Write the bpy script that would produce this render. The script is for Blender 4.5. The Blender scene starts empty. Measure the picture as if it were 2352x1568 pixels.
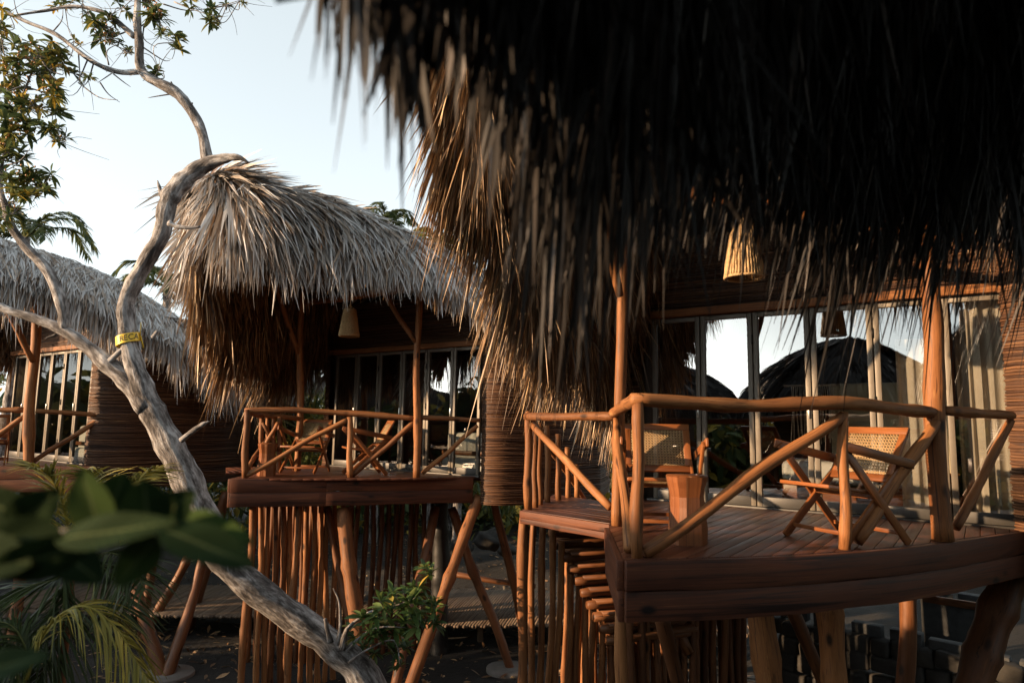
import bpy, bmesh, math, random
import numpy as np
from mathutils import Vector, Matrix
R = math.radians
rng = np.random.default_rng(7)
random.seed(7)
scene = bpy.context.scene
COL = scene.collection

# ------------------------------------------------------------------ camera, sky, sun, exposure
CAMZ = 3.85
PITCH, ROLL, FPX = math.atan(188 / 1568), 0.0157, 1568.0
cp, sp_ = math.cos(PITCH), math.sin(PITCH)
right0, up0, FWD = Vector((1, 0, 0)), Vector((0, -sp_, cp)), Vector((0, cp, sp_))
RIGHT = right0 * math.cos(ROLL) + up0 * math.sin(ROLL)
UP = -right0 * math.sin(ROLL) + up0 * math.cos(ROLL)
cam = bpy.data.cameras.new("camera")
cam.sensor_width, cam.lens = 36.0, 24.0
cam.clip_start, cam.clip_end = 0.05, 2000
cam.dof.use_dof, cam.dof.focus_distance, cam.dof.aperture_fstop = True, 7.2, 2.0
co = bpy.data.objects.new("camera", cam)
COL.objects.link(co)
M = Matrix((RIGHT, UP, -FWD)).transposed().to_4x4()
M.translation = Vector((0, 0, CAMZ))
co.matrix_world = M
scene.camera = co

SUN_EL, SUN_DIR = 12.0, Vector((-0.945, -0.325, 0)).normalized()
w = bpy.data.worlds.new("World")
scene.world = w
w.use_nodes = True
nt = w.node_tree
sky = nt.nodes.new("ShaderNodeTexSky")
sky.sky_type = 'NISHITA'
sky.sun_disc = False
sky.sun_elevation = R(SUN_EL)
sky.sun_rotation = math.atan2(SUN_DIR.x, SUN_DIR.y)
sky.air_density, sky.dust_density, sky.ozone_density = 1.0, 0.9, 1.0
hs = nt.nodes.new("ShaderNodeHueSaturation")
hs.inputs['Saturation'].default_value = 0.2
nt.links.new(sky.outputs[0], hs.inputs['Color'])
bg = nt.nodes['Background']
bg.inputs['Strength'].default_value = 0.15
tint = nt.nodes.new("ShaderNodeMix")
tint.data_type, tint.blend_type = 'RGBA', 'MULTIPLY'
veil = nt.nodes.new('ShaderNodeMix')
veil.data_type = 'RGBA'
veil.inputs[0].default_value = .4
veil.inputs[7].default_value = (1.9, 2.0, 2.04, 1)
nt.links.new(hs.outputs[0], veil.inputs[6])
tint.inputs[0].default_value = 1.0
tint.inputs[7].default_value = (.94, 1.0, 1.01, 1)
nt.links.new(veil.outputs[2], tint.inputs[6])
nt.links.new(tint.outputs[2], bg.inputs['Color'])
sl = bpy.data.lights.new("sun", 'SUN')
sl.energy, sl.angle, sl.color = 4.4, R(0.6), (1.0, 0.66, 0.38)
so = bpy.data.objects.new("sun", sl)
COL.objects.link(so)
sd = Vector((SUN_DIR.x * math.cos(R(SUN_EL)), SUN_DIR.y * math.cos(R(SUN_EL)), math.sin(R(SUN_EL))))
so.rotation_euler = sd.to_track_quat('Z', 'Y').to_euler()
vs = scene.view_settings
vs.view_transform, vs.look, vs.gamma, vs.exposure = 'Standard', 'None', 1.0, 1.55
vs.use_curve_mapping = False
scene.cycles.max_bounces = 8
scene.cycles.transparent_max_bounces = 16

# ------------------------------------------------------------------ helpers
def ray(px, py):
    return FWD + RIGHT * ((px - 1176) / FPX) + UP * ((784 - py) / FPX)

def P(px, py, d):
    """world point seen at a photo position, d metres in front"""
    r = ray(px, py)
    return Vector((0, 0, CAMZ)) + r * (d / r.y)

def G(px, py, z):
    r = ray(px, py)
    return Vector((0, 0, CAMZ)) + r * ((z - CAMZ) / r.z)

def lerp(a, b, t):
    return a * (1 - t) + b * t

def perp(d):
    d = d.normalized()
    a = d.cross(Vector((0, 0, 1)))
    if a.length < 1e-3:
        a = d.cross(Vector((0, 1, 0)))
    a.normalize()
    return a, d.cross(a).normalized()

class MB:
    def __init__(self):
        self.v, self.f, self.tc, self.r, self.n = [], [], [], [], 0
    def add(self, v, faces, tc=None, rnd=None):
        v = np.asarray(v, dtype=np.float64).reshape(-1, 3)
        self.v.append(v)
        self.tc.append(np.asarray(tc, dtype=np.float64).reshape(-1, 3) if tc is not None else v)
        if rnd is None:
            rnd = random.random()
        self.r.append(np.full(len(v), rnd) if np.isscalar(rnd) else np.asarray(rnd))
        if isinstance(faces, np.ndarray):
            self.f.append(faces + self.n)
        else:
            for f in faces:
                self.f.append(np.asarray([f]) + self.n)
        self.n += len(v)
    def box(self, c, sx, sy, sz, ax=None, ay=None, az=None, rnd=None):
        """box about c; local axes ax (length sx), ay, az; grain along the longest"""
        ax = Vector(ax).normalized() if ax is not None else Vector((1, 0, 0))
        az = Vector(az).normalized() if az is not None else Vector((0, 0, 1))
        ay = Vector(ay).normalized() if ay is not None else az.cross(ax).normalized()
        az = ax.cross(ay).normalized()
        vs_, tcs = [], []
        off = random.random() * 20
        S = (sx, sy, sz)
        lon = max(range(3), key=lambda i: S[i])
        oth = [i for i in range(3) if i != lon]
        for i in (-.5, .5):
            for j in (-.5, .5):
                for k in (-.5, .5):
                    l = (i * sx, j * sy, k * sz)
                    vs_.append(Vector(c) + ax * l[0] + ay * l[1] + az * l[2])
                    tcs.append((l[oth[0]] + off, l[oth[1]] + off * .7, l[lon] + off))
        self.add([tuple(q) for q in vs_], np.array([(0, 1, 3, 2), (4, 6, 7, 5), (0, 4, 5, 1), (2, 3, 7, 6), (0, 2, 6, 4), (1, 5, 7, 3)]), tcs, rnd)
    def bar(self, a, b, wdt, thk, side=None, rnd=None):
        a, b = Vector(a), Vector(b)
        d = b - a
        if side is None:
            side, _ = perp(d)
        side = Vector(side)
        side = (side - d.normalized() * side.dot(d.normalized())).normalized()
        self.box((a + b) / 2, d.length, wdt, thk, d, side, d.cross(side), rnd)
    def tube(self, pts, rad, n=8, jit=0.0, cap=True, rnd=None, seam=0.0, flat=None):
        pts = [Vector(p) for p in pts]
        m = len(pts)
        rad = [rad] * m if np.isscalar(rad) else list(rad)
        off = random.random() * 30
        V, T = [], []
        a, b = perp(pts[1] - pts[0])
        L = 0.0
        ph = random.random() * 6.28
        for i, p in enumerate(pts):
            if i:
                L += (pts[i] - pts[i - 1]).length
            d = (pts[min(i + 1, m - 1)] - pts[max(i - 1, 0)])
            if d.length < 1e-6:
                d = Vector((0, 0, 1))
            d.normalize()
            a = (a - d * a.dot(d))
            a.normalize()
            b = d.cross(a)
            for k in range(n):
                an = 2 * math.pi * k / n
                rr = rad[i] * (1 + jit * (math.sin(2 * an + ph + L * 2) * .5 + math.sin(3 * an + ph * 2 - L * 3) * .35 + random.uniform(-.25, .25)))
                o = a * (math.cos(an) * rr) + b * (math.sin(an) * rr)
                V.append(tuple(p + o))
                T.append((math.cos(an) * rr + off, math.sin(an) * rr + off * .6, L + off))
        i, k = np.meshgrid(np.arange(m - 1), np.arange(n), indexing='ij')
        i, k = i.ravel(), k.ravel()
        F = np.stack([i * n + k, i * n + (k + 1) % n, (i + 1) * n + (k + 1) % n, (i + 1) * n + k], 1)
        base = self.n
        self.add(V, F, T, rnd)
        if cap:
            self.f.append(np.arange(n)[::-1][None] + base)
            self.f.append((np.arange(n) + (m - 1) * n)[None] + base)
    def build(self, name, mat, parent=None, smooth=False, bevel=0.0):
        V = np.concatenate(self.v)
        T = np.concatenate(self.tc)
        Rn = np.concatenate(self.r)
        pinv = None
        if parent is not None:
            wm = world_mat(parent)
            o = np.array(wm.translation)
            V = V - o
        me = bpy.data.meshes.new(name)
        me.vertices.add(len(V))
        me.vertices.foreach_set('co', V.astype(np.float32).ravel())
        li = np.concatenate([f.ravel() for f in self.f]).astype(np.int32)
        tot = np.concatenate([np.full(len(f), f.shape[1]) for f in self.f]).astype(np.int32)
        st = np.concatenate([[0], np.cumsum(tot)[:-1]]).astype(np.int32)
        me.loops.add(len(li))
        me.loops.foreach_set('vertex_index', li)
        me.polygons.add(len(tot))
        me.polygons.foreach_set('loop_start', st)
        me.polygons.foreach_set('loop_total', tot)
        if smooth:
            me.polygons.foreach_set('use_smooth', np.ones(len(tot), bool))
        at = me.attributes.new('tc', 'FLOAT_VECTOR', 'POINT')
        at.data.foreach_set('vector', T.astype(np.float32).ravel())
        at = me.attributes.new('rnd', 'FLOAT', 'POINT')
        at.data.foreach_set('value', Rn.astype(np.float32))
        me.update(calc_edges=True)
        me.validate()
        me.materials.append(mat)
        ob = bpy.data.objects.new(name, me)
        COL.objects.link(ob)
        if parent is not None:
            ob.parent = parent
        if bevel:
            bv = ob.modifiers.new('edge', 'BEVEL')
            bv.width, bv.segments, bv.limit_method = bevel, 2, 'ANGLE'
        return ob

def world_mat(o):
    m = o.matrix_basis.copy()
    while o.parent is not None:
        o = o.parent
        m = o.matrix_basis @ m
    return m

def tag(o, label=None, cat=None, group=None, kind=None):
    if label: o['label'] = label
    if cat: o['category'] = cat
    if group: o['group'] = group
    if kind: o['kind'] = kind
    return o

def thing(name, loc, label, cat, group=None):
    o = bpy.data.objects.new(name, None)
    o.empty_display_size = .1
    o.location = loc
    COL.objects.link(o)
    return tag(o, label, cat, group)

def part(name, parent):
    o = bpy.data.objects.new(name, None)
    o.empty_display_size = .1
    COL.objects.link(o)
    o.parent = parent
    return o

def copy_thing(src, loc, rotz, label, group=None):
    def rec(o, par):
        c = o.copy()
        COL.objects.link(c)
        c.parent = par
        for ch in list(o.children):
            rec(ch, c)
        return c
    c = rec(src, None)
    c.location = loc
    c.rotation_euler = (0, 0, rotz)
    c['label'] = label
    if group: c['group'] = group
    return c

# ------------------------------------------------------------------ materials
def mat(name):
    m = bpy.data.materials.new(name)
    m.use_nodes = True
    t = m.node_tree
    return m, t, t.nodes['Principled BSDF']

def node(t, typ, **kw):
    n = t.nodes.new(typ)
    for k, v in kw.items():
        if k in n.inputs:
            n.inputs[k].default_value = v
        else:
            setattr(n, k, v)
    return n

def ramp(t, fac, stops, interp='LINEAR'):
    n = t.nodes.new('ShaderNodeValToRGB')
    n.color_ramp.interpolation = interp
    e = n.color_ramp.elements
    while len(e) < len(stops):
        e.new(.5)
    for i, (p, c) in enumerate(stops):
        e[i].position = p
        e[i].color = (*c, 1)
    t.links.new(fac, n.inputs['Fac'])
    return n.outputs['Color']

def attr(t, nm):
    n = t.nodes.new('ShaderNodeAttribute')
    n.attribute_name = nm
    return n

def mapped(t, vec, scale):
    n = node(t, 'ShaderNodeMapping')
    n.inputs['Scale'].default_value = scale
    t.links.new(vec, n.inputs['Vector'])
    return n.outputs[0]

def noise(t, vec, scale, detail=4, rough=.55, dist=0.0):
    n = node(t, 'ShaderNodeTexNoise')
    n.inputs['Scale'].default_value = scale
    n.inputs['Detail'].default_value = detail
    n.inputs['Roughness'].default_value = rough
    n.inputs['Distortion'].default_value = dist
    t.links.new(vec, n.inputs['Vector'])
    return n.outputs['Fac']

def mixc(t, fac, a, b, mode='MIX'):
    n = t.nodes.new('ShaderNodeMix')
    n.data_type, n.blend_type = 'RGBA', mode
    for s, v in ((n.inputs[0], fac), (n.inputs[6], a), (n.inputs[7], b)):
        if hasattr(v, 'is_linked'):
            t.links.new(v, s)
        elif isinstance(v, (int, float)):
            s.default_value = v
        else:
            s.default_value = (*v, 1)
    return n.outputs[2]

def bump(t, b, h, strength, dist):
    n = node(t, 'ShaderNodeBump')
    n.inputs['Strength'].default_value = strength
    n.inputs['Distance'].default_value = dist
    t.links.new(h, n.inputs['Height'])
    t.links.new(n.outputs[0], b.inputs['Normal'])

def wood(name, dark, mid, light, rough=.45, gs=(14, 14, 1.6), var=.35, knots=True, k=1.0):
    m, t, b = mat(name)
    b.inputs['Specular IOR Level'].default_value = .3
    dark, mid, light = [tuple(x * k for x in c) for c in (dark, mid, light)]
    tc = attr(t, 'tc').outputs['Vector']
    rn = attr(t, 'rnd').outputs['Fac']
    n1 = noise(t, mapped(t, tc, gs), 1.0, 6, .6, 1.2)
    c = ramp(t, n1, [(.30, dark), (.47, mid), (.60, mid), (.75, light)])
    n2 = noise(t, mapped(t, tc, (gs[0] * 6, gs[1] * 6, gs[2] * 2.5)), 1.0, 3)
    c = mixc(t, .35, c, ramp(t, n2, [(.3, (.25, .22, .2)), (.7, (1, 1, 1))]), 'MULTIPLY')
    n3 = noise(t, mapped(t, tc, (2.2, 2.2, 1.1)), 1.0, 3)
    c = mixc(t, .75, c, ramp(t, n3, [(.3, (.5, .42, .38)), (.5, (1, 1, 1)), (.72, (1.25, 1.22, 1.15))]), 'MULTIPLY')
    n4 = noise(t, mapped(t, tc, (gs[0] * 3, gs[1] * 3, .9)), 1.0, 2, .5, .3)
    c = mixc(t, .8, c, ramp(t, n4, [(.29, (.12, .09, .08)), (.36, (1, 1, 1))]), 'MULTIPLY')
    hue = ramp(t, rn, [(0, (1 - var, 1 - var * 1.15, 1 - var * 1.25)), (.5, (1, .95, .9)), (1, (1.0 + var * .4, 1 + var * .4, 1 + var * .35))])
    c = mixc(t, 1.0, c, hue, 'MULTIPLY')
    if knots:
        vo = node(t, 'ShaderNodeTexVoronoi')
        vo.inputs['Scale'].default_value = 1.0
        t.links.new(mapped(t, tc, (5, 5, 2.6)), vo.inputs['Vector'])
        c = mixc(t, ramp(t, vo.outputs['Distance'], [(.09, (1, 1, 1)), (.19, (0, 0, 0))]), c, tuple(x * .3 for x in dark))
    t.links.new(c, b.inputs['Base Color'])
    b.inputs['Roughness'].default_value = rough
    t.links.new(ramp(t, n1, [(.2, (rough * .75,) * 3), (.8, (min(1, rough * 1.35),) * 3)]), b.inputs['Roughness'])
    bump(t, b, n1, .35, .004)
    return m

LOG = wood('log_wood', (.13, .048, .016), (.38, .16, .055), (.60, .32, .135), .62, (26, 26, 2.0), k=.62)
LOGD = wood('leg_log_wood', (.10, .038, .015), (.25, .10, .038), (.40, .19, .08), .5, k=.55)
BOARD = wood('teak_board', (.03, .009, .005), (.17, .055, .023), (.40, .17, .07), .6, (22, 22, .8), .25, k=.55)
DECK = wood('deck_plank', (.08, .026, .013), (.17, .06, .03), (.25, .105, .058), .45, (10, 10, 1.0), .3, k=.55)
TEAK = wood('chair_teak', (.16, .055, .018), (.33, .12, .04), (.44, .19, .075), .35, (18, 18, 2), .2, False, .65)
STOOLW = wood('stool_wood', (.12, .04, .014), (.30, .11, .04), (.85, .55, .30), .4, (24, 24, .5), .3, False, .75)
STICK = wood('wall_stick', (.09, .042, .02), (.18, .088, .042), (.27, .145, .075), .6, (10, 10, 3), .65, False, .55)
WALK = wood('walk_stick', (.20, .15, .11), (.30, .23, .17), (.38, .3, .23), .7, (8, 8, 1), .3, False, .6)

def thatch_mat(name, stops, transl=.18):
    m, t, b = mat(name)
    rn = attr(t, 'rnd').outputs['Fac']
    tc = attr(t, 'tc').outputs['Vector']
    c = ramp(t, rn, stops)
    n = noise(t, mapped(t, tc, (60, 1, 3)), 1.0, 3)
    c = mixc(t, .55, c, ramp(t, n, [(.3, (.45, .4, .36)), (.7, (1.15, 1.12, 1.1))]), 'MULTIPLY')
    t.links.new(c, b.inputs['Base Color'])
    b.inputs['Roughness'].default_value = .5
    tr = t.nodes.new('ShaderNodeBsdfTranslucent')
    t.links.new(c, tr.inputs['Color'])
    mx = t.nodes.new('ShaderNodeMixShader')
    mx.inputs[0].default_value = transl
    t.links.new(b.outputs[0], mx.inputs[1])
    t.links.new(tr.outputs[0], mx.inputs[2])
    t.links.new(mx.outputs[0], t.nodes['Material Output'].inputs['Surface'])
    return m

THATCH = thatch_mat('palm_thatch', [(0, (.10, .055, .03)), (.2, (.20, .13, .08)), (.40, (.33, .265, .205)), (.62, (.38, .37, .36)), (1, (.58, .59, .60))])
THATCHB = thatch_mat('brown_thatch', [(0, (.03, .014, .006)), (.35, (.13, .072, .032)), (.7, (.34, .21, .105)), (1, (.60, .43, .24))], .06)
THATCHN = thatch_mat('shaded_hut_thatch', [(0, (.03, .015, .007)), (.3, (.09, .048, .022)), (.6, (.2, .125, .07)), (.85, (.30, .21, .14)), (1, (.46, .38, .32))])  # browner thatch, with the shade under the near roof put into the colour
THATCHD = thatch_mat('shade_dark_thatch', [(0, (.007, .0062, .006)), (.5, (.017, .0155, .015)), (.94, (.024, .022, .0215)), (1, (.14, .13, .125))], .04)  # eave shade put into the colour; palest stop stands in for lit strands
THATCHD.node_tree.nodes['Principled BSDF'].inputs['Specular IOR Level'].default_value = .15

def plain(name, col, rough=.6, metal=0.0, nscale=20, nvar=.25, bmp=0.0, spec=None):
    m, t, b = mat(name)
    tc = attr(t, 'tc').outputs['Vector']
    n = noise(t, tc, nscale, 5, .6)
    c = ramp(t, n, [(.3, tuple(x * (1 - nvar) for x in col)), (.7, tuple(min(1, x * (1 + nvar)) for x in col))])
    t.links.new(c, b.inputs['Base Color'])
    b.inputs['Roughness'].default_value = rough
    b.inputs['Metallic'].default_value = metal
    if bmp:
        bump(t, b, n, .6, bmp)
    return m

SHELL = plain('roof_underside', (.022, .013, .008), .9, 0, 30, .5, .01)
METAL = plain('bronze_frame', (.12, .103, .08), .5, .2, 6, .15)
DARKM = plain('dark_metal', (.035, .033, .03), .5, .2, 6, .15)
STEEL = plain('steel_handle', (.6, .6, .58), .3, .9)
ROPE = plain('rope_cord', (.36, .235, .11), .75, 0, 60, .4, .004)
CANE = plain('woven_cane', (.40, .265, .13), .5, 0, 30, .25)
CONC = plain('footing_concrete', (.12, .11, .10), .9, 0, 6, .25, .01)
BLOCK = plain('concrete_block', (.045, .048, .05), .9, 0, 9, .35, .01)
STONE = plain('rough_stone', (.025, .023, .02), .9, 0, 6, .5, .03)
WHITE = plain('white_cushion', (.6, .59, .57), .8, 0, 3, .05)
CREAM = plain('cream_panel', (.66, .58, .40), .7, 0, 2, .08)
CURT = plain('linen_curtain', (.42, .37, .31), .85, 0, 3, .1)
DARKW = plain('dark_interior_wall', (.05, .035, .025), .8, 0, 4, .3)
TAPE = plain('yellow_tape', (.85, .55, .05), .4, 0, 5, .1)
TEXT = plain('tape_print', (.015, .015, .015), .5)
WATTLE = plain('macrame_cord', (.55, .46, .35), .8)
IRON = plain('black_bracket', (.02, .02, .02), .5, .5)

def bark_mat():
    m, t, b = mat('grey_bark')
    tc = attr(t, 'tc').outputs['Vector']
    n1 = noise(t, mapped(t, tc, (9, 9, 3.5)), 1.0, 8, .68, .6)
    n2 = noise(t, mapped(t, tc, (34, 34, 8)), 1.0, 5, .6)
    c = ramp(t, n1, [(.34, (.025, .02, .017)), (.45, (.12, .108, .102)), (.56, (.30, .29, .285)), (.72, (.49, .485, .48))])
    c = mixc(t, .85, c, ramp(t, n2, [(.36, (.2, .17, .15)), (.58, (1.15, 1.15, 1.15))]), 'MULTIPLY')
    t.links.new(c, b.inputs['Base Color'])
    b.inputs['Roughness'].default_value = .85
    ad = node(t, 'ShaderNodeMath', operation='ADD')
    t.links.new(n1, ad.inputs[0]); t.links.new(n2, ad.inputs[1])
    bump(t, b, ad.outputs[0], .9, .02)
    return m
BARK = bark_mat()

def leaf_mat(name, stops, rough=.4, transl=.3):
    m, t, b = mat(name)
    rn = attr(t, 'rnd').outputs['Fac']
    tc = attr(t, 'tc').outputs['Vector']
    c = ramp(t, rn, stops)
    n = noise(t, mapped(t, tc, (30, 5, 5)), 1.0, 3)
    c = mixc(t, .4, c, ramp(t, n, [(.3, (.6, .65, .5)), (.7, (1.1, 1.1, 1.1))]), 'MULTIPLY')
    t.links.new(c, b.inputs['Base Color'])
    b.inputs['Roughness'].default_value = rough
    b.inputs['Specular IOR Level'].default_value = .25
    tr = t.nodes.new('ShaderNodeBsdfTranslucent')
    t.links.new(c, tr.inputs['Color'])
    mx = t.nodes.new('ShaderNodeMixShader')
    mx.inputs[0].default_value = transl
    t.links.new(b.outputs[0], mx.inputs[1])
    t.links.new(tr.outputs[0], mx.inputs[2])
    t.links.new(mx.outputs[0], t.nodes['Material Output'].inputs['Surface'])
    return m
LEAF = leaf_mat('tree_leaf', [(0, (.05, .08, .035)), (.5, (.11, .145, .055)), (.72, (.22, .21, .06)), (.86, (.42, .30, .05)), (1, (.55, .34, .05))])
BUSHL = leaf_mat('bush_leaf', [(0, (.035, .07, .02)), (.6, (.07, .12, .035)), (.93, (.13, .17, .05)), (1, (.4, .27, .05))])
PALML = leaf_mat('palm_leaf', [(0, (.03, .05, .018)), (.6, (.07, .09, .03)), (.85, (.16, .15, .035)), (1, (.36, .27, .05))])
YPALM = leaf_mat('young_palm_leaf', [(0, (.07, .08, .02)), (.5, (.2, .18, .04)), (1, (.42, .32, .06))])
NEARL = leaf_mat('broad_leaf', [(0, (.008, .02, .007)), (.6, (.016, .036, .012)), (1, (.045, .08, .02))], .75, .12)
NEARL.node_tree.nodes['Principled BSDF'].inputs['Specular IOR Level'].default_value = .06
BERRY = plain('berry', (.35, .14, .03), .4)

def glass_mat(name, refl, tint=(.8, .82, .8), fr=.6):
    m, t, b = mat(name)
    t.nodes.remove(b)
    gl = node(t, 'ShaderNodeBsdfGlossy'); gl.inputs['Roughness'].default_value = .0
    tp = node(t, 'ShaderNodeBsdfTransparent'); tp.inputs['Color'].default_value = (*tint, 1)
    lw = node(t, 'ShaderNodeLayerWeight'); lw.inputs['Blend'].default_value = .35
    ma = node(t, 'ShaderNodeMath', operation='MULTIPLY_ADD')
    t.links.new(lw.outputs['Fresnel'], ma.inputs[0]); ma.inputs[1].default_value = fr; ma.inputs[2].default_value = refl
    mx = node(t, 'ShaderNodeMixShader')
    t.links.new(ma.outputs[0], mx.inputs[0]); t.links.new(tp.outputs[0], mx.inputs[1]); t.links.new(gl.outputs[0], mx.inputs[2])
    t.links.new(mx.outputs[0], t.nodes['Material Output'].inputs['Surface'])
    return m
def midrib(m):
    t = m.node_tree
    b = t.nodes['Principled BSDF']
    c = b.inputs['Base Color'].links[0].from_socket
    sx = t.nodes.new('ShaderNodeSeparateXYZ')
    t.links.new(attr(t, 'tc').outputs['Vector'], sx.inputs[0])
    ab = node(t, 'ShaderNodeMath', operation='ABSOLUTE'); t.links.new(sx.outputs[0], ab.inputs[0])
    sn = node(t, 'ShaderNodeMath', operation='MULTIPLY_ADD'); t.links.new(ab.outputs[0], sn.inputs[0]); sn.inputs[1].default_value = -.45; t.links.new(sx.outputs[1], sn.inputs[2])
    si = node(t, 'ShaderNodeMath', operation='PINGPONG'); t.links.new(sn.outputs[0], si.inputs[0]); si.inputs[1].default_value = .13
    v = mixc(t, ramp(t, ab.outputs[0], [(.03, (1, 1, 1)), (.07, (0, 0, 0))]), c, (.09, .12, .05))
    v = mixc(t, ramp(t, si.outputs[0], [(.006, (.6, .6, .6)), (.02, (0, 0, 0))]), v, (.06, .085, .035))
    t.links.new(v, b.inputs['Base Color'])
midrib(NEARL)
GLASS = glass_mat('door_glass', .30)
GLASSD = glass_mat('shaded_door_glass', .015, (.5, .52, .5), .12)  # copy of the door glass, dimmed to put shade into the far huts' panes

def ground_mat():
    m, t, b = mat('dark_soil')
    geo = t.nodes.new('ShaderNodeNewGeometry').outputs['Position']
    n1 = noise(t, geo, .45, 6, .6)
    n2 = noise(t, geo, 9, 6, .7)
    c = ramp(t, n1, [(.35, (.006, .005, .004)), (.52, (.012, .010, .008)), (.62, (.03, .026, .022)), (.75, (.06, .05, .042))])
    c = mixc(t, .6, c, ramp(t, n2, [(.3, (.35, .33, .3)), (.7, (1.2, 1.2, 1.2))]), 'MULTIPLY')
    t.links.new(c, b.inputs['Base Color'])
    b.inputs['Roughness'].default_value = .95
    bump(t, b, n2, .8, .05)
    return m
SOIL = ground_mat()

# ------------------------------------------------------------------ builders
def resample(pts, step):
    pts = [Vector(p) for p in pts]
    out = [pts[0]]
    for a, b in zip(pts, pts[1:]):
        n = max(1, int(round((b - a).length / step)))
        for i in range(1, n + 1):
            out.append(lerp(a, b, i / n))
    return out

def smooth_path(pts, n):
    pts = [Vector(p) for p in pts]
    q = [pts[0] * 2 - pts[1]] + pts + [pts[-1] * 2 - pts[-2]]
    out = []
    for i in range(1, len(q) - 2):
        for k in range(n):
            t = k / n
            a, b, c, d = q[i - 1], q[i], q[i + 1], q[i + 2]
            out.append(.5 * ((2 * b) + (c - a) * t + (2 * a - 5 * b + 4 * c - d) * t * t + (3 * b - a - 3 * c + d) * t ** 3))
    out.append(pts[-1])
    return out

def log_mb(a, b, r0, r1=None, bend=.012, knots=True, n=10, mb=None, mid=None):
    r1 = r0 if r1 is None else r1
    a, b = Vector(a), Vector(b)
    base = [a, b] if mid is None else [a, *[Vector(q) for q in mid], b]
    L = (b - a).length
    pts = smooth_path(resample(base, max(.5, L / 6)), 4) if L > .5 else resample(base, .1)
    pts = resample(pts, .09)
    s1, s2 = perp(b - a)
    ph, ph2 = random.random() * 6.28, random.random() * 6.28
    m = len(pts)
    out, rad = [], []
    kn = [random.random() for _ in range(int(L * 1.5))] if knots else []
    for i, p in enumerate(pts):
        t = i / max(1, m - 1)
        env = math.sin(math.pi * t)
        wob = bend * L ** .7
        o = s1 * (math.sin(t * 5 + ph) * wob * env) + s2 * (math.sin(t * 6.3 + ph2) * wob * env)
        out.append(p + o)
        r = lerp(r0, r1, t) * (1 + .05 * math.sin(t * 11 + ph2) + random.uniform(-.03, .03))
        for k in kn:
            dk = abs(t - k) * L
            if dk < .12:
                r *= 1 + .16 * (1 - dk / .12)
        if i in (0, m - 1):
            r *= .9
        rad.append(r)
    mb = mb or MB()
    mb.tube(out, rad, n, .07)
    return mb

def log(name, parent, a, b, r0, r1=None, m=None, **kw):
    return log_mb(a, b, r0, r1, **kw).build(name, m or LOG, parent, smooth=True)

def cnoise(x, seed, f=1.0):
    rs = np.random.default_rng(seed)
    o = np.zeros_like(x)
    for k, a in ((1, 1), (2.3, .8), (5.1, .6), (11.3, .5)):
        o += a * np.sin(x * f * k + rs.random() * 6.28)
    return o / 2.0

def blades(mb, p, d, L, wd, nrm, grav, rnd, seg=3, curl=None):
    """grass-like tapering strips: p start, d direction, L length, wd width, grav droop"""
    N = len(p)
    s = np.linspace(0, 1, seg + 1)
    prof = np.interp(s, [0, .35, .8, 1], [.8, 1, .55, .06])
    d = d / np.linalg.norm(d, axis=1, keepdims=True)
    side = np.cross(d, nrm)
    side /= np.linalg.norm(side, axis=1, keepdims=True) + 1e-9
    up = np.cross(side, d)
    tw = rng.normal(0, .6, N)[:, None]
    side = side * np.cos(tw) + up * np.sin(tw)
    pos = p[:, None] + d[:, None] * (L[:, None, None] * s[None, :, None])
    pos[:, :, 2] -= grav[:, None] * L[:, None] * s[None] ** 2
    cu = rng.normal(0, .07, N)
    pos += side[:, None] * (cu[:, None] * L[:, None] * s[None] ** 2)[:, :, None]
    half = side[:, None] * (wd[:, None] * prof[None] * .5)[:, :, None]
    V = np.stack([pos - half, pos + half], 2).reshape(-1, 3)
    T = np.zeros((N, seg + 1, 2, 3))
    T[..., 0, 0] = -.5 * wd[:, None]
    T[..., 1, 0] = .5 * wd[:, None]
    T[..., 1] = (np.arange(N) * 1.37)[:, None, None]
    T[..., 2] = (L[:, None] * s[None])[:, :, None]
    st = (seg + 1) * 2
    b = (np.arange(N) * st)[:, None] + (np.arange(seg) * 2)[None]
    b = b.ravel()
    F = np.stack([b, b + 1, b + 3, b + 2], 1)
    mb.add(V, F, T.reshape(-1, 3), np.repeat(rnd, st))

def arr(pts):
    return np.array([tuple(p) for p in pts], float)

def interp_line(A, t):
    """A: (k,3) control polyline, uniform in t 0..1, smoothed"""
    k = len(A)
    x = np.clip(t, 0, 1) * (k - 1)
    i = np.clip(x.astype(int), 0, k - 2)
    f = (x - i)[:, None]
    A0, A1, A2, A3 = A[np.clip(i - 1, 0, k - 1)], A[i], A[i + 1], A[np.clip(i + 2, 0, k - 1)]
    return .5 * (2 * A1 + (A2 - A0) * f + (2 * A0 - 5 * A1 + 4 * A2 - A3) * f ** 2 + (3 * A1 - A0 - 3 * A2 + A3) * f ** 3)

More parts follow.
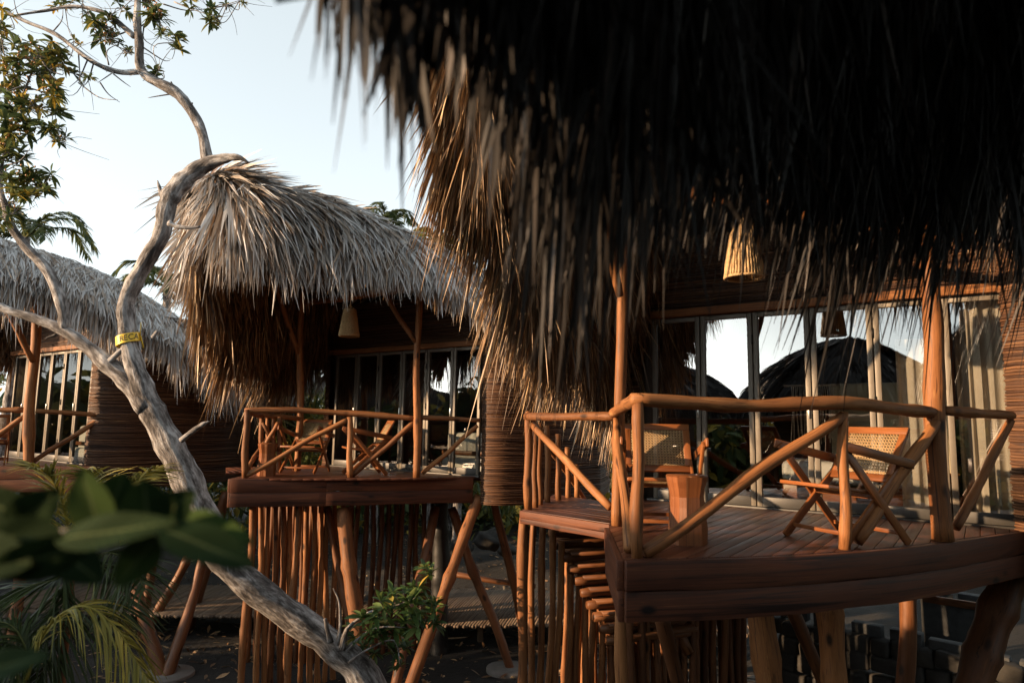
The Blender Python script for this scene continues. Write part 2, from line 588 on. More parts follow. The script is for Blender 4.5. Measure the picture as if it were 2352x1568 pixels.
def thatch_roof(parent, ridge, er, el, seed, n_slope=9000, n_fr=4500, n_rake=1500, bulge=.22, fl=(.45, .85), wd=.022, top=THATCH, under=THATCHB, drop=0.06, rake=True, fringe_sides=(1, 1), slope_sides=(1, 1), hip=True, under_n=1.0, rake_len=1.0, brown_el=True, keep=None, jit=.22, lift=.2, sl=(.4, .95), clump=.28, el_len=1.0, er_len=1.0):
    Rr, Er, El = arr(ridge), arr(er), arr(el)
    cen = (Er.mean(0) + El.mean(0)) / 2
    def surf(side, t, s):
        r = interp_line(Rr, t)
        e = interp_line(Er if side == 0 else El, t)
        p = r * (1 - s)[:, None] + e * s[:, None]
        out = e - r
        out[:, 2] = 0
        out /= np.linalg.norm(out, axis=1, keepdims=True) + 1e-6
        nrm = out * .6 + np.array([0, 0, .8])
        p = p + nrm * (bulge * 4 * s * (1 - s))[:, None]
        return p, nrm
    # shell
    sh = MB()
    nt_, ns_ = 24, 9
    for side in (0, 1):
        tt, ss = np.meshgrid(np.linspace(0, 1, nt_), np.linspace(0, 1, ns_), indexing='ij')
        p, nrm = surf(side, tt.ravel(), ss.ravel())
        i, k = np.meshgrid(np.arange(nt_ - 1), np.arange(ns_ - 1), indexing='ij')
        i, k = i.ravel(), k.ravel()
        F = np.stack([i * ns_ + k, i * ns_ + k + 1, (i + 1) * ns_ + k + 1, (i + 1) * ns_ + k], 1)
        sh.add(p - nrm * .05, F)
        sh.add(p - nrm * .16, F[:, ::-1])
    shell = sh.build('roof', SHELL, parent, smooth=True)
    o, u = MB(), MB()
    dz = np.array([0, 0, -1.0])
    for side in (0, 1):
        sd = seed * 10 + side
        if slope_sides[side]:
            n = int(n_slope * slope_sides[side])
            t, s = rng.random(n), rng.random(n) ** .85
            if keep and side == 0:
                ok = rng.random(n) < keep(t)
                t, s = t[ok], s[ok]
                n = len(t)
            s = np.round(s * 14) / 14 + rng.normal(0, .02, n)
            s = np.clip(s, -.02, 1)
            p, nrm = surf(side, t, s)
            p2, _ = surf(side, t, s + .05)
            p3, _ = surf(side, np.clip(t + .02, 0, 1), s)
            d = p2 - p
            d /= np.linalg.norm(d, axis=1, keepdims=True) + 1e-6
            al = p3 - p
            al /= np.linalg.norm(al, axis=1, keepdims=True) + 1e-6
            d = d + al * (rng.normal(0, jit, n) + jit * 1.1 * cnoise(t * 9 + s * 3, sd, 2))[:, None] + nrm * (rng.uniform(.0, lift, n) * np.interp(s, [0, .2], [-.3, 1]))[:, None]
            L = rng.uniform(*sl, n) * np.interp(s, [.7, 1], [1, .42])
            if keep and side == 0:
                L *= np.clip(er_len(t), 0, 1) * .6
            p = p + nrm * rng.uniform(-.02, .05, n)[:, None]
            p = p - nrm * (.06 * (s < .06))[:, None]
            blades(o, p, d, L, wd * rng.uniform(.5, 1.9, n), nrm, rng.uniform(.05, .4, n), np.clip(rng.normal(.58, .28, n), 0, 1))
        if fringe_sides[side]:
            n = int(n_fr * fringe_sides[side])
            t = rng.random(n)
            if keep and side == 0:
                t = t[rng.random(n) < keep(t)]
                n = len(t)
            s = rng.uniform(.86, 1.02, n)
            p, nrm = surf(side, t, s)
            p2, _ = surf(side, t, s - .06)
            p3, _ = surf(side, np.clip(t + .02, 0, 1), s)
            d = p - p2
            d /= np.linalg.norm(d, axis=1, keepdims=True) + 1e-6
            al = p3 - p
            al /= np.linalg.norm(al, axis=1, keepdims=True) + 1e-6
            cl = cnoise(t * 6.28, sd + 3, 3.0)
            out = nrm.copy(); out[:, 2] = 0
            d = d * .55 + dz * .75 + al * (rng.normal(0, .14, n) + .16 * cnoise(t * 6.28, sd + 5, 6))[:, None] + out * rng.normal(.0, .1, n)[:, None]
            el_ = (er_len, el_len)[side]
            el_ = el_(t) if callable(el_) else el_
            L = rng.uniform(*fl, n) * (1 + clump * cl) * (.55 + .45 * rng.random(n)) * 1.15 * el_
            blades(o if side == 0 or not brown_el else u, p, d, L, wd * rng.uniform(.5, 1.8, n), nrm, rng.uniform(.1, .5, n), np.clip(rng.normal(.6, .28, n), 0, 1))
            # brown layers beneath the edge
            n = int(n * 1.1 * under_n)
            t = rng.random(n)
            if keep and side == 0:
                t = t[rng.random(n) < keep(t)]
                n = len(t)
            s = rng.uniform(.55, 1.0, n)
            p, nrm = surf(side, t, s)
            el_ = (er_len, el_len)[side]
            el_ = el_(t) if callable(el_) else el_
            cl = cnoise(t * 6.28, sd + 3, 3.0)
            p = p - nrm * rng.uniform(.03, .2, n)[:, None]
            d = np.tile(dz, (n, 1)) + rng.normal(0, .16, (n, 3))
            L = rng.uniform(*fl, n) * (1 + clump * .9 * cl) * np.interp(s, [.55, 1], [.5, 1.05]) * el_
            blades(u, p, d, L, wd * rng.uniform(.5, 1.2, n), nrm, rng.uniform(.0, .2, n), np.clip(rng.normal(.5, .25, n), 0, 1))
    if rake:
        for side in (0, 1):
            n = n_rake
            s = rng.random(n)
            t = rng.random(n) ** 2 * .12
            p, nrm = surf(side, t, s)
            p3, _ = surf(side, t + .05, s)
            p2, _ = surf(side, t, s + .05)
            d0 = p - p3
            d0 /= np.linalg.norm(d0, axis=1, keepdims=True) + 1e-6
            d1 = p2 - p
            d1 /= np.linalg.norm(d1, axis=1, keepdims=True) + 1e-6
            d = d0 * rng.uniform(.2, .8, n)[:, None] + d1 * .6 + nrm * .15 + rng.normal(0, .1, (n, 3))
            L = rng.uniform(*fl, n) * rng.uniform(.6, 1.1, n) * rake_len
            blades(o, p, d, L, wd * rng.uniform(.7, 1.7, n), nrm, rng.uniform(.4, 1.0, n), np.clip(rng.normal(.6, .2, n), 0, 1), seg=4)
    if hip:
        # close the far end with a fan of thatch
        n = n_rake * 2
        side = rng.integers(0, 2, n)
        a, b = arr([ridge[-1]])[0], (Er[-1] + El[-1]) / 2
        al = El[-1] - Er[-1]
        q = rng.random(n); s = rng.random(n)
        e = Er[-1][None] + al[None] * q[:, None]
        bk = Rr[-1] - Rr[-2]; bk[2] = 0; bk /= np.linalg.norm(bk)
        e = e + bk[None] * (1.6 * np.sin(q * math.pi))[:, None]
        p = a[None] * (1 - s)[:, None] + e * s[:, None]
        d = e - a[None]
        L = rng.uniform(.4, .9, n)
        blades(o, p, d + rng.normal(0, .1, (n, 3)), L, wd * 1.3 * rng.uniform(.7, 1.6, n), np.tile(bk + np.array([0, 0, .6]), (n, 1)), rng.uniform(.2, .6, n), np.clip(rng.normal(.6, .2, n), 0, 1))
        hb = MB()
        k = 13
        V = [a - bk * .1] + [Er[-1] + al * (i / (k - 1)) + bk * (1.6 * math.sin(i / (k - 1) * math.pi)) - bk * .12 for i in range(k)]
        hb.add(V, np.array([(0, i, i + 1) for i in range(1, k)]))
        hb.build('hip_end', SHELL, shell)
    o.build('thatch', top, shell)
    if u.n:
        u.build('thatch_underlayer', under, shell)
    return shell

def stick_wall(mb, path, z0, z1, pitch=.027, back=True, jit=.006):
    pts = resample(path, .16)
    m = len(pts)
    z = z0
    n = 5
    while z < z1:
        r = pitch * .5 * random.uniform(.7, 1.2)
        ph = random.random() * 30
        q = [Vector((p.x + random.gauss(0, jit * .3), p.y + random.gauss(0, jit * .3), z + jit * math.sin(i * .7 + ph))) for i, p in enumerate(pts)]
        o = Vector((random.gauss(0, jit), random.gauss(0, jit), 0))
        mb.tube([a + o for a in q], r, n, .12, False)
        z += pitch
    if back:
        V = [(p.x, p.y, zz) for p in pts for zz in (z0, z1)]
        F = np.array([(2 * i, 2 * i + 1, 2 * i + 3, 2 * i + 2) for i in range(m - 1)])
        mb.add(V, F, rnd=.1)
    return mb

def clip_poly(poly, a, nrm):
    out = []
    for i in range(len(poly)):
        p, q = poly[i], poly[(i + 1) % len(poly)]
        dp, dq = (p - a).dot(nrm), (q - a).dot(nrm)
        if dp >= 0:
            out.append(p)
        if dp * dq < 0:
            out.append(lerp(p, q, dp / (dp - dq)))
    return out

def deck_mb(poly, z, direction, width=.105, gap=.006, thick=.028, m=None):
    """planks clipped to a convex outline"""
    mb = MB()
    d = Vector((direction[0], direction[1])).normalized()
    nn = Vector((-d.y, d.x))
    poly = [Vector((p[0], p[1])) for p in poly]
    lo, hi = min(p.dot(nn) for p in poly), max(p.dot(nn) for p in poly)
    x = lo
    while x < hi:
        q = clip_poly(clip_poly(poly, nn * (x + gap / 2), nn), nn * (x + width - gap / 2), -nn)
        x += width
        if len(q) < 3:
            continue
        ar = sum(q[i].x * q[(i + 1) % len(q)].y - q[(i + 1) % len(q)].x * q[i].y for i in range(len(q)))
        if ar < 0:
            q = q[::-1]
        k = len(q)
        off = random.random() * 30
        zz = z + random.uniform(-.0015, .0015)
        V = [(p.x, p.y, zz) for p in q] + [(p.x, p.y, zz - thick) for p in q]
        T = [(p.dot(nn) + off, off * .5, p.dot(d) + off) for p in q] + [(p.dot(nn) + off, off * .5 + thick, p.dot(d) + off) for p in q]
        F = [list(range(k)), list(range(k, 2 * k))[::-1]] + [(i, k + i, k + (i + 1) % k, (i + 1) % k) for i in range(k)]
        mb.add(V, F, T)
    return mb

def door(parent, a, u, width, z0, z1, nrm, hinge=False, handle=False, glass=None):
    """one glazed folding leaf from a along u"""
    n = Vector(nrm)
    u = Vector(u)
    fw, ft = .052, .05
    f = MB()
    a = Vector((a.x, a.y, 0))
    for k in (fw / 2 + .004, width - fw / 2 - .004):
        c = a + u * k
        f.box((c.x, c.y, (z0 + z1) / 2), z1 - z0, fw, ft, (0, 0, 1), u, n)
    c = a + u * (width / 2)
    f.box((c.x, c.y, z1 - fw / 2), width - 2 * fw - .008, fw, ft * .96, u, (0, 0, 1), n)
    fr = f.build('door', METAL, parent, bevel=.003)
    f = MB()
    f.box((c.x, c.y, z0 + .05), width - 2 * fw - .008, .1, ft * .96, u, (0, 0, 1), n)
    f.build('bottom_rail', DARKM, fr, bevel=.003)  # darker metal puts the shade at the door foot into the colour
    g = MB()
    c = a + u * (width / 2)
    w2 = width / 2 - fw
    V = [c - u * w2, c + u * w2, c + u * w2, c - u * w2]
    Z = [z0 + .1, z0 + .1, z1 - fw, z1 - fw]
    g.add([(p.x, p.y, z) for p, z in zip(V, Z)], np.array([(0, 1, 2, 3)]))
    g.build('pane', glass or GLASS, fr)
    if hinge:
        for zz in (z0 + .35, z0 + 1.1, z1 - .3):
            h = MB()
            c = a + n * .034
            h.tube([(c.x, c.y, zz - .05), (c.x, c.y, zz + .05)], .009, 8)
            h.build('hinge', IRON, fr)
    if handle:
        h = MB()
        c = a + u * (.03) + n * .036
        h.box((c.x, c.y, z0 + 1.0), .14, .018, .02, (0, 0, 1), u, n)
        h.build('handle', STEEL, fr, bevel=.003)
    return fr

def fascia(parent, pts, ztop, h1=.185, h2=.19, thick=.045, m=BOARD, soft=True):
    """two boards, one above the other, bent along the deck edge"""
    pts = [Vector((p[0], p[1], 0)) for p in pts]
    path = resample(smooth_path(pts, 6), .12) if soft else resample(pts, .12)
    for z1, z0, inset in ((ztop, ztop - h1, 0), (ztop - h1 - .003, ztop - h1 - h2, .008)):
        V, T, L = [], [], 0
        off = random.random() * 30
        for i, p in enumerate(path):
            d = (path[min(i + 1, len(path) - 1)] - path[max(i - 1, 0)]).normalized()
            n = Vector((d.y, -d.x, 0))
            if i: L += (p - path[i - 1]).length
            wv = .004 * math.sin(L * 3 + off) + .003 * math.sin(L * 8.3)
            for o, z in ((thick - inset, z1), (thick - inset, z0 + wv), (0, z0 + wv), (0, z1)):
                q = p + n * o
                V.append((q.x, q.y, z)); T.append((o + off, z * 1.0 + off, L + off))
        N = len(path)
        F = [(i * 4 + k, i * 4 + (k + 1) % 4, i * 4 + 4 + (k + 1) % 4, i * 4 + 4 + k) for i in range(N - 1) for k in range(4)]
        F = [f[::-1] for f in F] + [(0, 1, 2, 3), (N * 4 - 1, N * 4 - 2, N * 4 - 3, N * 4 - 4)]
        mb = MB(); mb.add(V, F, T)
        mb.build('fascia_board', m, parent, bevel=.004)

# ------------------------------------------------------------------ chair, stool, lamp
def make_chair(loc, rotz, label, group):
    t = thing('lounge_chair', (0, 0, 0), label, 'chair', group)
    W = .31
    def pt(x, y, z): return Vector((x, y, z))
    for sy in (-1, 1):
        y = sy * W
        mb = MB(); mb.bar(pt(.315, y, .71), pt(-.30, y, 0.005), .062, .024, (.75, 0, .66)); mb.build('leg', TEAK, t, bevel=.004)
        mb = MB(); mb.bar(pt(.32, y - sy * .028, 0.005), pt(-.335, y - sy * .028, .60), .062, .024, (.67, 0, .74)); mb.build('leg', TEAK, t, bevel=.004)
        mb = MB(); mb.bar(pt(.345, y + sy * .027, .725), pt(-.36, y + sy * .027, .585), .07, .024, (.2, 0, 1)); mb.build('armrest', TEAK, t, bevel=.006)
    # seat
    def panel(nm, a, b, wdt, rail):
        """framed cane panel from edge centre a to edge centre b"""
        d = (b - a); L = d.length; d.normalize()
        n = Vector((0, 1, 0)).cross(d).normalized()
        f = MB()
        for q in (a + d * rail / 2, b - d * rail / 2):
            f.box(q, wdt, rail, .028, (0, 1, 0), d, n)
        for s in (-1, 1):
            f.box((a + b) / 2 + Vector((0, s * (wdt - rail) / 2, 0)), L - 2 * rail, rail, .027, d, (0, 1, 0), n)
        fr = f.build(nm, TEAK, t, bevel=.005)
        c = MB()
        iw, il = wdt - 2 * rail + .02, L - 2 * rail + .02
        mid = (a + b) / 2
        st = .026
        for i in range(int(il / st) + 1):
            q = mid + d * (-il / 2 + i * st) + n * .004
            c.box(q, iw, .0055, .0016, (0, 1, 0), d, n)
        for i in range(int(iw / st) + 1):
            q = mid + Vector((0, -iw / 2 + i * st, 0)) + n * .006
            c.box(q, il, .0055, .0016, d, (0, 1, 0), n)
        dg = (d + Vector((0, 1, 0))).normalized()
        for sg in (1, -1):
            dd = (d + Vector((0, sg, 0))).normalized()
            k = -(iw + il) / 2
            while k < (iw + il) / 2:
                # line y*sg - x = k inside the panel
                x0 = max(-il / 2, -iw / 2 - k); x1 = min(il / 2, iw / 2 - k)
                if x1 - x0 > .01:
                    A = mid + d * x0 + Vector((0, sg * (x0 + k), 0)) + n * .008
                    B = mid + d * x1 + Vector((0, sg * (x1 + k), 0)) + n * .008
                    c.bar(A, B, .0034, .0014, n.cross(B - A))
                k += st
        c.build('cane', CANE, fr)
    panel('seat', pt(-.15, 0, .355), pt(.35, 0, .425), .58, .045)
    panel('backrest', pt(-.175, 0, .45), pt(-.40, 0, .86), .58, .06)
    for a, b in ((pt(.235, -W + .04, .085), pt(.235, W - .04, .085)), (pt(-.225, -W + .01, .085), pt(-.225, W - .01, .085)), (pt(-.02, -W, .345), pt(-.02, W, .345))):
        mb = MB(); mb.bar(a, b, .03, .022, (0, 0, 1)); mb.build('stretcher', TEAK, t, bevel=.003)
    t.location, t.rotation_euler = loc, (0, 0, rotz)
    return t

def make_stool(loc, rotz, label, group, r=.165, h=.46, sides=9):
    t = thing('stool', (0, 0, 0), label, 'side table', group)
    rs = random.Random(5)
    prof = [(0, .95), (.2, .93), (.55, .9), (.7, .86), (.84, .90), (.93, .96), (1, .99)]
    mb = MB()
    V, T = [], []
    ang = [2 * math.pi * (k + rs.uniform(-.25, .25)) / sides for k in range(sides)]
    rr = [r * rs.uniform(.9, 1.06) for _ in range(sides)]
    off = [rs.random() * 9 for _ in range(sides)]
    for z, s in prof:
        for k in range(sides):
            q = rr[k] * (s + .05 * math.sin(z * 7 + off[k]))
            V.append((math.cos(ang[k]) * q, math.sin(ang[k]) * q, z * h))
    for k in range(sides):
        for i in range(len(prof) - 1):
            a, b = i * sides + k, i * sides + (k + 1) % sides
            quad = [V[a], V[b], V[b + sides], V[a + sides]]
            tt = [(off[k] + j * .12, off[k] * 2, q[2]) for j, q in zip((0, 1, 1, 0), quad)]
            mb.add(quad, np.array([(0, 1, 2, 3)]), tt, off[k] / 9)
    mb.build('stool_body', STOOLW, t)
    top = MB()
    ring = [Vector(V[(len(prof) - 1) * sides + k]) for k in range(sides)]
    vv = [(q.x * 1.0, q.y * 1.0, h + .0005) for q in ring] + [(q.x * .95, q.y * .95, h + .01) for q in ring]
    top.add(vv, [list(range(sides, 2 * sides))] + [(k, (k + 1) % sides, sides + (k + 1) % sides, sides + k) for k in range(sides)], [(q[0], q[1] * 3, 3) for q in vv])
    top.build('stool_top', STOOLW, t)
    t.location, t.rotation_euler = loc, (0, 0, rotz)
    return t

def make_lamp(loc, cord_top, label, group, r0=.09, r1=.155, h=.42):
    """loc: top of the shade"""
    t = thing('pendant_lamp', loc, label, 'lamp', group)
    o = Vector(loc)
    sh = MB()
    N = 38
    for k in range(N):
        a = 2 * math.pi * k / N
        c = Vector((math.cos(a), math.sin(a), 0))
        pts = [o + c * lerp(r0, r1, i / 10) + Vector((0, 0, -h * i / 10)) + c * (.003 * math.sin(i * 2.1 + k)) for i in range(11)]
        sh.tube(pts, [.0105 * (1 + .12 * (i % 2)) for i in range(11)], 6, .1)
    s = sh.build('lamp_shade', ROPE, t, smooth=True)
    for r, z in ((r1, -h), (r0, 0)):
        rg = MB()
        pts = [o + Vector((math.cos(a) * r, math.sin(a) * r, z)) for a in np.linspace(0, 2 * math.pi, 33)]
        rg.tube(pts, .012, 6, .05)
        if z: rg.build('lamp_ring', ROPE, s, smooth=True)
    for k in range(3):
        a = k * 2.09
        rg.tube([o + Vector((math.cos(a) * r0, math.sin(a) * r0, 0)), o + Vector((0, 0, .07))], .006, 5)
    rg.build('lamp_ring', ROPE, s, smooth=True)
    cd = MB()
    cd.tube([o + Vector((0, 0, .05)), lerp(o, Vector(cord_top), .5) + Vector((.004, 0, 0)), Vector(cord_top)], .008, 6)
    cd.tube([o + Vector((0, 0, .02)), o + Vector((0, 0, .09))], .018, 8)
    cd.build('lamp_cord', ROPE, t, smooth=True)
    return t

# ------------------------------------------------------------------ ground and paths
gm = MB()
nx, ny = 120, 120
xs = np.concatenate([np.linspace(-400, -22, 12), np.linspace(-20, 20, nx - 24), np.linspace(22, 400, 12)])
ys = np.concatenate([np.linspace(-400, -16, 10), np.linspace(-15, 40, ny - 20), np.linspace(45, 600, 10)])
X, Y = np.meshgrid(xs, ys, indexing='ij')
Z = -.16 + .03 * np.sin(X * .9 + 1) * np.sin(Y * .7) + .015 * np.sin(X * 2.3 + Y * 1.7) + .01 * np.sin(X * 4.1 - Y * 3.3)
Z += np.where(Y > 17, np.minimum((Y - 17) * .05, .6), 0) * np.where(Y < 60, 1, 1)
V = np.stack([X, Y, Z], -1).reshape(-1, 3)
i, k = np.meshgrid(np.arange(nx - 1), np.arange(ny - 1), indexing='ij')
i, k = i.ravel(), k.ravel()
gm.add(V, np.stack([i * ny + k, (i + 1) * ny + k, (i + 1) * ny + k + 1, i * ny + k + 1], 1))
tag(gm.build('ground', SOIL, smooth=True), kind='structure')

# raised walkway of laid sticks behind the stilts
wk = MB()
x = -9.5
while x < 4.2:
    f = (x + 9.5) / 13.7
    y0, y1 = lerp(13.1, 12.2, f) + .12 * math.sin(x * 1.3), 15.0
    dx = .5 if -3 < x < 20 else .15
    a = Vector((x, y0 - random.uniform(0, .06), .33)); b = Vector((x + dx, y1, .33))
    wk.tube([a, lerp(a, b, .5) + Vector((0, 0, random.uniform(0, .008))), b], .027, 6, .1)
    x += .052
for y in (12.9, 13.9, 14.8):
    wk.tube([(-9.5, y + .3, .27), (4.2, y, .27)], .05, 7, .05)
xx = -9.3
while xx < 4:
    wk.tube([(xx, 13.2, -.4), (xx, 13.2, .28)], .06, 7, .05)
    xx += 1.1
tag(wk.build('walkway', WALK, smooth=True), kind='structure')
rail = thing('log_edging', (0, 0, 0), 'peeled log lying along the sandy edge behind the stick walkway', 'log')
log('log', rail, P(1040, 1318, 16.2), P(1230, 1345, 15.6), .07, .06, LOGD)

# ------------------------------------------------------------------ hut: right (nearest)
ZD = 3.0
def hut_doors(parent, origin, l, n, z0=ZD + .02, z1=ZD + 2.1, cnt=6, pitch=.585, glass=None):
    l3, n3 = Vector((*l, 0)), Vector((*n, 0))
    for k in range(cnt):
        a = Vector((*origin, 0)) + l3 * (k * pitch)
        door(parent, a, l3, pitch - .003, z0, z1, n3, hinge=(k % 2 == 0), handle=(k in (1, 3, 5)), glass=glass)
    o3 = Vector((*origin, 0)); L = cnt * pitch
    mb = MB(); c = o3 + l3 * (L / 2) + n3 * .01
    mb.box((c.x, c.y, ZD + .0), L + .1, .14, .036, l3, n3); mb.build('door_track', DARKM, parent, bevel=.003)
    mb = MB(); c = o3 + l3 * (L / 2) + n3 * .05
    mb.box((c.x, c.y, z1 + .05), L + .25, .1, .085, l3, n3); mb.build('lintel', LOG, parent, bevel=.006)
    mb = MB()
    stick_wall(mb, [o3 - l3 * .1 + n3 * .03, o3 + l3 * (L + .1) + n3 * .03], z1 + .1, z1 + .95, .03)
    mb.build('wall_band', STICK, parent, smooth=True)

# --- right hut
o_r, l_r, n_r = (4.57, 6.10), (-.825, .565), (-.565, -.825)
H1 = thing('thatched_hut', (3.0, 7.5, 0), 'nearest thatched hut on stilts, with curved log railing and glazed folding doors at the right', 'hut', 'thatched huts on stilts')
ridge = [Vector((.75, 4.3, 7.2)), Vector((1.6, 5.6, 7.25)), Vector((2.6, 7.1, 7.2)), Vector((3.6, 8.6, 7.1)), Vector((4.5, 10, 6.9))]
er = [Vector((1.25, 4.0, 6.65)), Vector((1.9, 3.95, 6.25)), Vector((2.70, 4.36, 6.08)), Vector((3.6, 4.85, 5.9)), Vector((4.44, 5.2, 5.7)), Vector((5.6, 5.9, 5.5)), Vector((6.8, 7.3, 5.3)), Vector((7.5, 9, 5.2))]
el = [P(1050, -20, 5.2), P(1062, 190, 5.6), P(1100, 380, 6.0), P(1180, 545, 6.5), P(1265, 710, 7.2), P(1370, 805, 8.0), P(1440, 830, 9.0), Vector((2.4, 11.6, 4.9))]
h1_len = lambda t: np.interp(t * 7, [0, 7], [.7, .8])
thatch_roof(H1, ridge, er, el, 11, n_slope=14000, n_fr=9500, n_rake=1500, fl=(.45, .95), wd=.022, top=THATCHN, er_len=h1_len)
dk = [G(1433, 1285, ZD), G(1746, 1276, ZD), G(1967, 1263, ZD), G(2139, 1246, ZD), G(2352, 1216, ZD), Vector((4.75, 5.95, ZD)), Vector((4.6, 6.2, ZD)), Vector((1.63, 8.23, ZD)), Vector((1.05, 7.4, ZD)), G(1400, 1210, ZD)]
dk = dk[:5] + dk[6:]
dk[5] = Vector((4.62, 6.3, ZD))
deck1 = deck_mb([(p.x, p.y) for p in dk], ZD, (.565, .825)).build('deck', DECK, H1, bevel=.002)
fascia(deck1, [dk[8], dk[0]], ZD - .004, soft=False)
fascia(deck1, [dk[0], dk[1], dk[2], dk[3], dk[4]], ZD - .004)
hut_doors(H1, o_r, l_r, n_r)
wl = MB()
wp = [(1.52, 8.10), (1.40, 8.2), (1.38, 8.45), (1.45, 8.9), (1.9, 10.2), (3.0, 11.3), (4.6, 11.2), (6.2, 10.0), (6.7, 8.4), (6.2, 6.9), (5.4, 5.95), (5.05, 5.74), (4.78, 5.70), (4.56, 5.80), (4.43, 5.98), (4.42, 6.1)]
stick_wall(wl, [Vector((*p, 0)) for p in wp], 2.6, 5.75, .027)
wl.build('wall', STICK, H1, smooth=True)
# tall posts
pt_tall = G(2166, 1241, ZD)
log('post', H1, pt_tall, P(2128, 560, pt_tall.y + .02), .078, .066)
pl = G(1416, 1207, ZD)
log('post', H1, pl, P(1432, 470, pl.y + .1), .052, .044)
log('knee_brace', H1, P(1424, 680, pl.y - .02), P(1372, 440, pl.y - .45), .04, .036, LOG)
log('beam', H1, P(1400, 420, pl.y + .05), P(2180, 540, pt_tall.y - .05), .06, .06)
rail1 = part('railing', H1)
pc = G(1463, 1281, ZD)
pm = G(1940, 1261, ZD)
rl = P(1411, 945, pl.y); rc = P(1460, 917, pc.y)
log('baluster', rail1, pc, P(1465, 925, pc.y), .042, .04)
log('baluster', rail1, pm, P(1938, 945, pm.y), .04, .038)
log('top_rail', rail1, P(1408, 948, pl.y), P(1466, 915, pc.y - .02), .042, .044, bend=.004)
log('top_rail', rail1, P(1450, 916, pc.y), P(2150, 947, pt_tall.y), .045, .05, mid=[P(1740, 932, lerp(pc, pm, .6).y), P(1940, 927, pm.y - .02)], bend=.004)
re = Vector((4.36, 5.75, 3.98))
re = P(2325, 954, 5.85)
log('top_rail', rail1, P(2165, 942, pt_tall.y), re, .04, .038, bend=.004)
log('brace', rail1, P(1480, 1270, pc.y + .03), P(1936, 955, pm.y), .042, .042)
log('brace', rail1, P(1970, 1243, pm.y + .08), P(2150, 968, pt_tall.y - .03), .043, .045)
log('brace', rail1, P(2195, 1212, pt_tall.y + .1), P(2322, 965, 5.85), .036, .036)
log('brace', rail1, P(1416, 962, pl.y - .05), P(1446, 1262, pc.y + .12), .035, .04)
# landing with its own rail, poles and stair
ld = [G(1200, 1170, ZD), G(1401, 1185, ZD) + Vector((0, -.05, 0)), Vector((1.2, 7.6, ZD)), Vector((.55, 8.5, ZD))]
ld[1] = Vector((pl.x - .02, pl.y + .12, ZD))
land = deck_mb([(p.x, p.y) for p in ld], ZD, (ld[1] - ld[0]).xy).build('landing', DECK, H1, bevel=.002)
fascia(land, [ld[0], ld[1]], ZD - .004, .07, .06, .04)
lp = ld[0] + Vector((.06, .05, 0))
log('baluster', rail1, lp, P(1213, 952, lp.y), .042, .04)
log('top_rail', rail1, P(1208, 956, lp.y), P(1412, 956, pl.y), .04, .04, bend=.004)
log('brace', rail1, P(1222, 975, lp.y), P(1402, 1165, pl.y + .06), .036, .036)
log('top_rail', rail1, P(1213, 950, lp.y), P(1345, 1150, 9.4), .035, .03, bend=.004)
for i, (x, ty) in enumerate(((1230, 984), (1241, 970), (1258, 976), (1283, 996), (1305, 1026), (1325, 1066))):
    d = lp.y + .15 + .25 * i
    b = P(x, 1150, d); b.z = ZD - .03
    log('baluster', rail1, b, P(x - 2, ty, d), .034, .03)
ps = part('pole_screen', H1)
xs_ = [1204, 1226, 1248, 1270, 1290, 1310, 1330, 1348, 1366, 1384]
for i, x in enumerate(xs_):
    d = lp.y + .02 + (pl.y + .35 - lp.y) * (i / 11) if i == 0 else lp.y + .3 + .05 * i
    topy = 1187 if i == 0 else 1190 + max(0, i - 2) * 27
    a = P(x, topy, d)
    b = Vector((a.x - .06 + random.uniform(-.03, .03), a.y, -.3))
    log('pole', ps, b, a, .052 if i == 0 else .036, .05 if i == 0 else .034)
for i in range(8):
    x = 1300 + 14 * i
    a = P(x, 1215, 9.0 + .1 * i)
    log('pole', ps, Vector((a.x, a.y, -.3)), a, .034, .032)
st = part('stair', H1)
for i in range(10):
    z = ZD - .17 * (i + 1)
    a = P(1262 + i * 14.5, 1224 + i * 27.5, lp.y + .55 - .02 * i)
    mb = MB()
    a2 = Vector((a.x + .95, a.y + .35, a.z))
    log_mb(a, a2, .05, .045, mb=mb)
    mb.box(lerp(a, a2, .5) + Vector((.05, .1, .035)), 1.0, .26, .04, a2 - a)
    mb.build('tread', LOGD, st)
for s in (0, 1):
    a, b = P(1270, 1245, lp.y + .6), P(1420, 1530, lp.y + .4)
    log('stringer', st, a + Vector((.15 + .7 * s, .2 + .25 * s, 0)), b + Vector((.15 + .7 * s, .2 + .25 * s, 0)), .06, .06, LOGD)
# dim pole screen under the deck
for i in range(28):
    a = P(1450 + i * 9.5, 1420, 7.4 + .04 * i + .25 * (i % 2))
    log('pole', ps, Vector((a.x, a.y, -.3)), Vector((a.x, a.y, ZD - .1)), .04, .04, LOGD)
for i in range(34):  # mostly hidden side row, added to keep sun off the block wall
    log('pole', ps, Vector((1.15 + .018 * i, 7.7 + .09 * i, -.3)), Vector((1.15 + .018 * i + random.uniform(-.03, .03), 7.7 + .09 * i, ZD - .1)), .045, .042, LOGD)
def leg(parent, top, p2, r, r1=None, m=LOGD, zb=-.3):
    """raking leg through two points, carried on down to the ground"""
    d = p2 - top
    b = top + d * ((zb - top.z) / d.z)
    return log('leg', parent, b, top, r, r1 or r, m, n=12)
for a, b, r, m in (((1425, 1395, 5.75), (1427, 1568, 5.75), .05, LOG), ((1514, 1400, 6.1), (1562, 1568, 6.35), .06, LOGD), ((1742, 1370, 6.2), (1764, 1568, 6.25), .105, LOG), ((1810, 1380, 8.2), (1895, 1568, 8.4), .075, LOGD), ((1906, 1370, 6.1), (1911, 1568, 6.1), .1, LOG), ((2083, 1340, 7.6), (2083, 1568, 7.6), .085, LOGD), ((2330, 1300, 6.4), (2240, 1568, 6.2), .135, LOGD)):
    leg(H1, P(*a), P(*b), r, m=m)
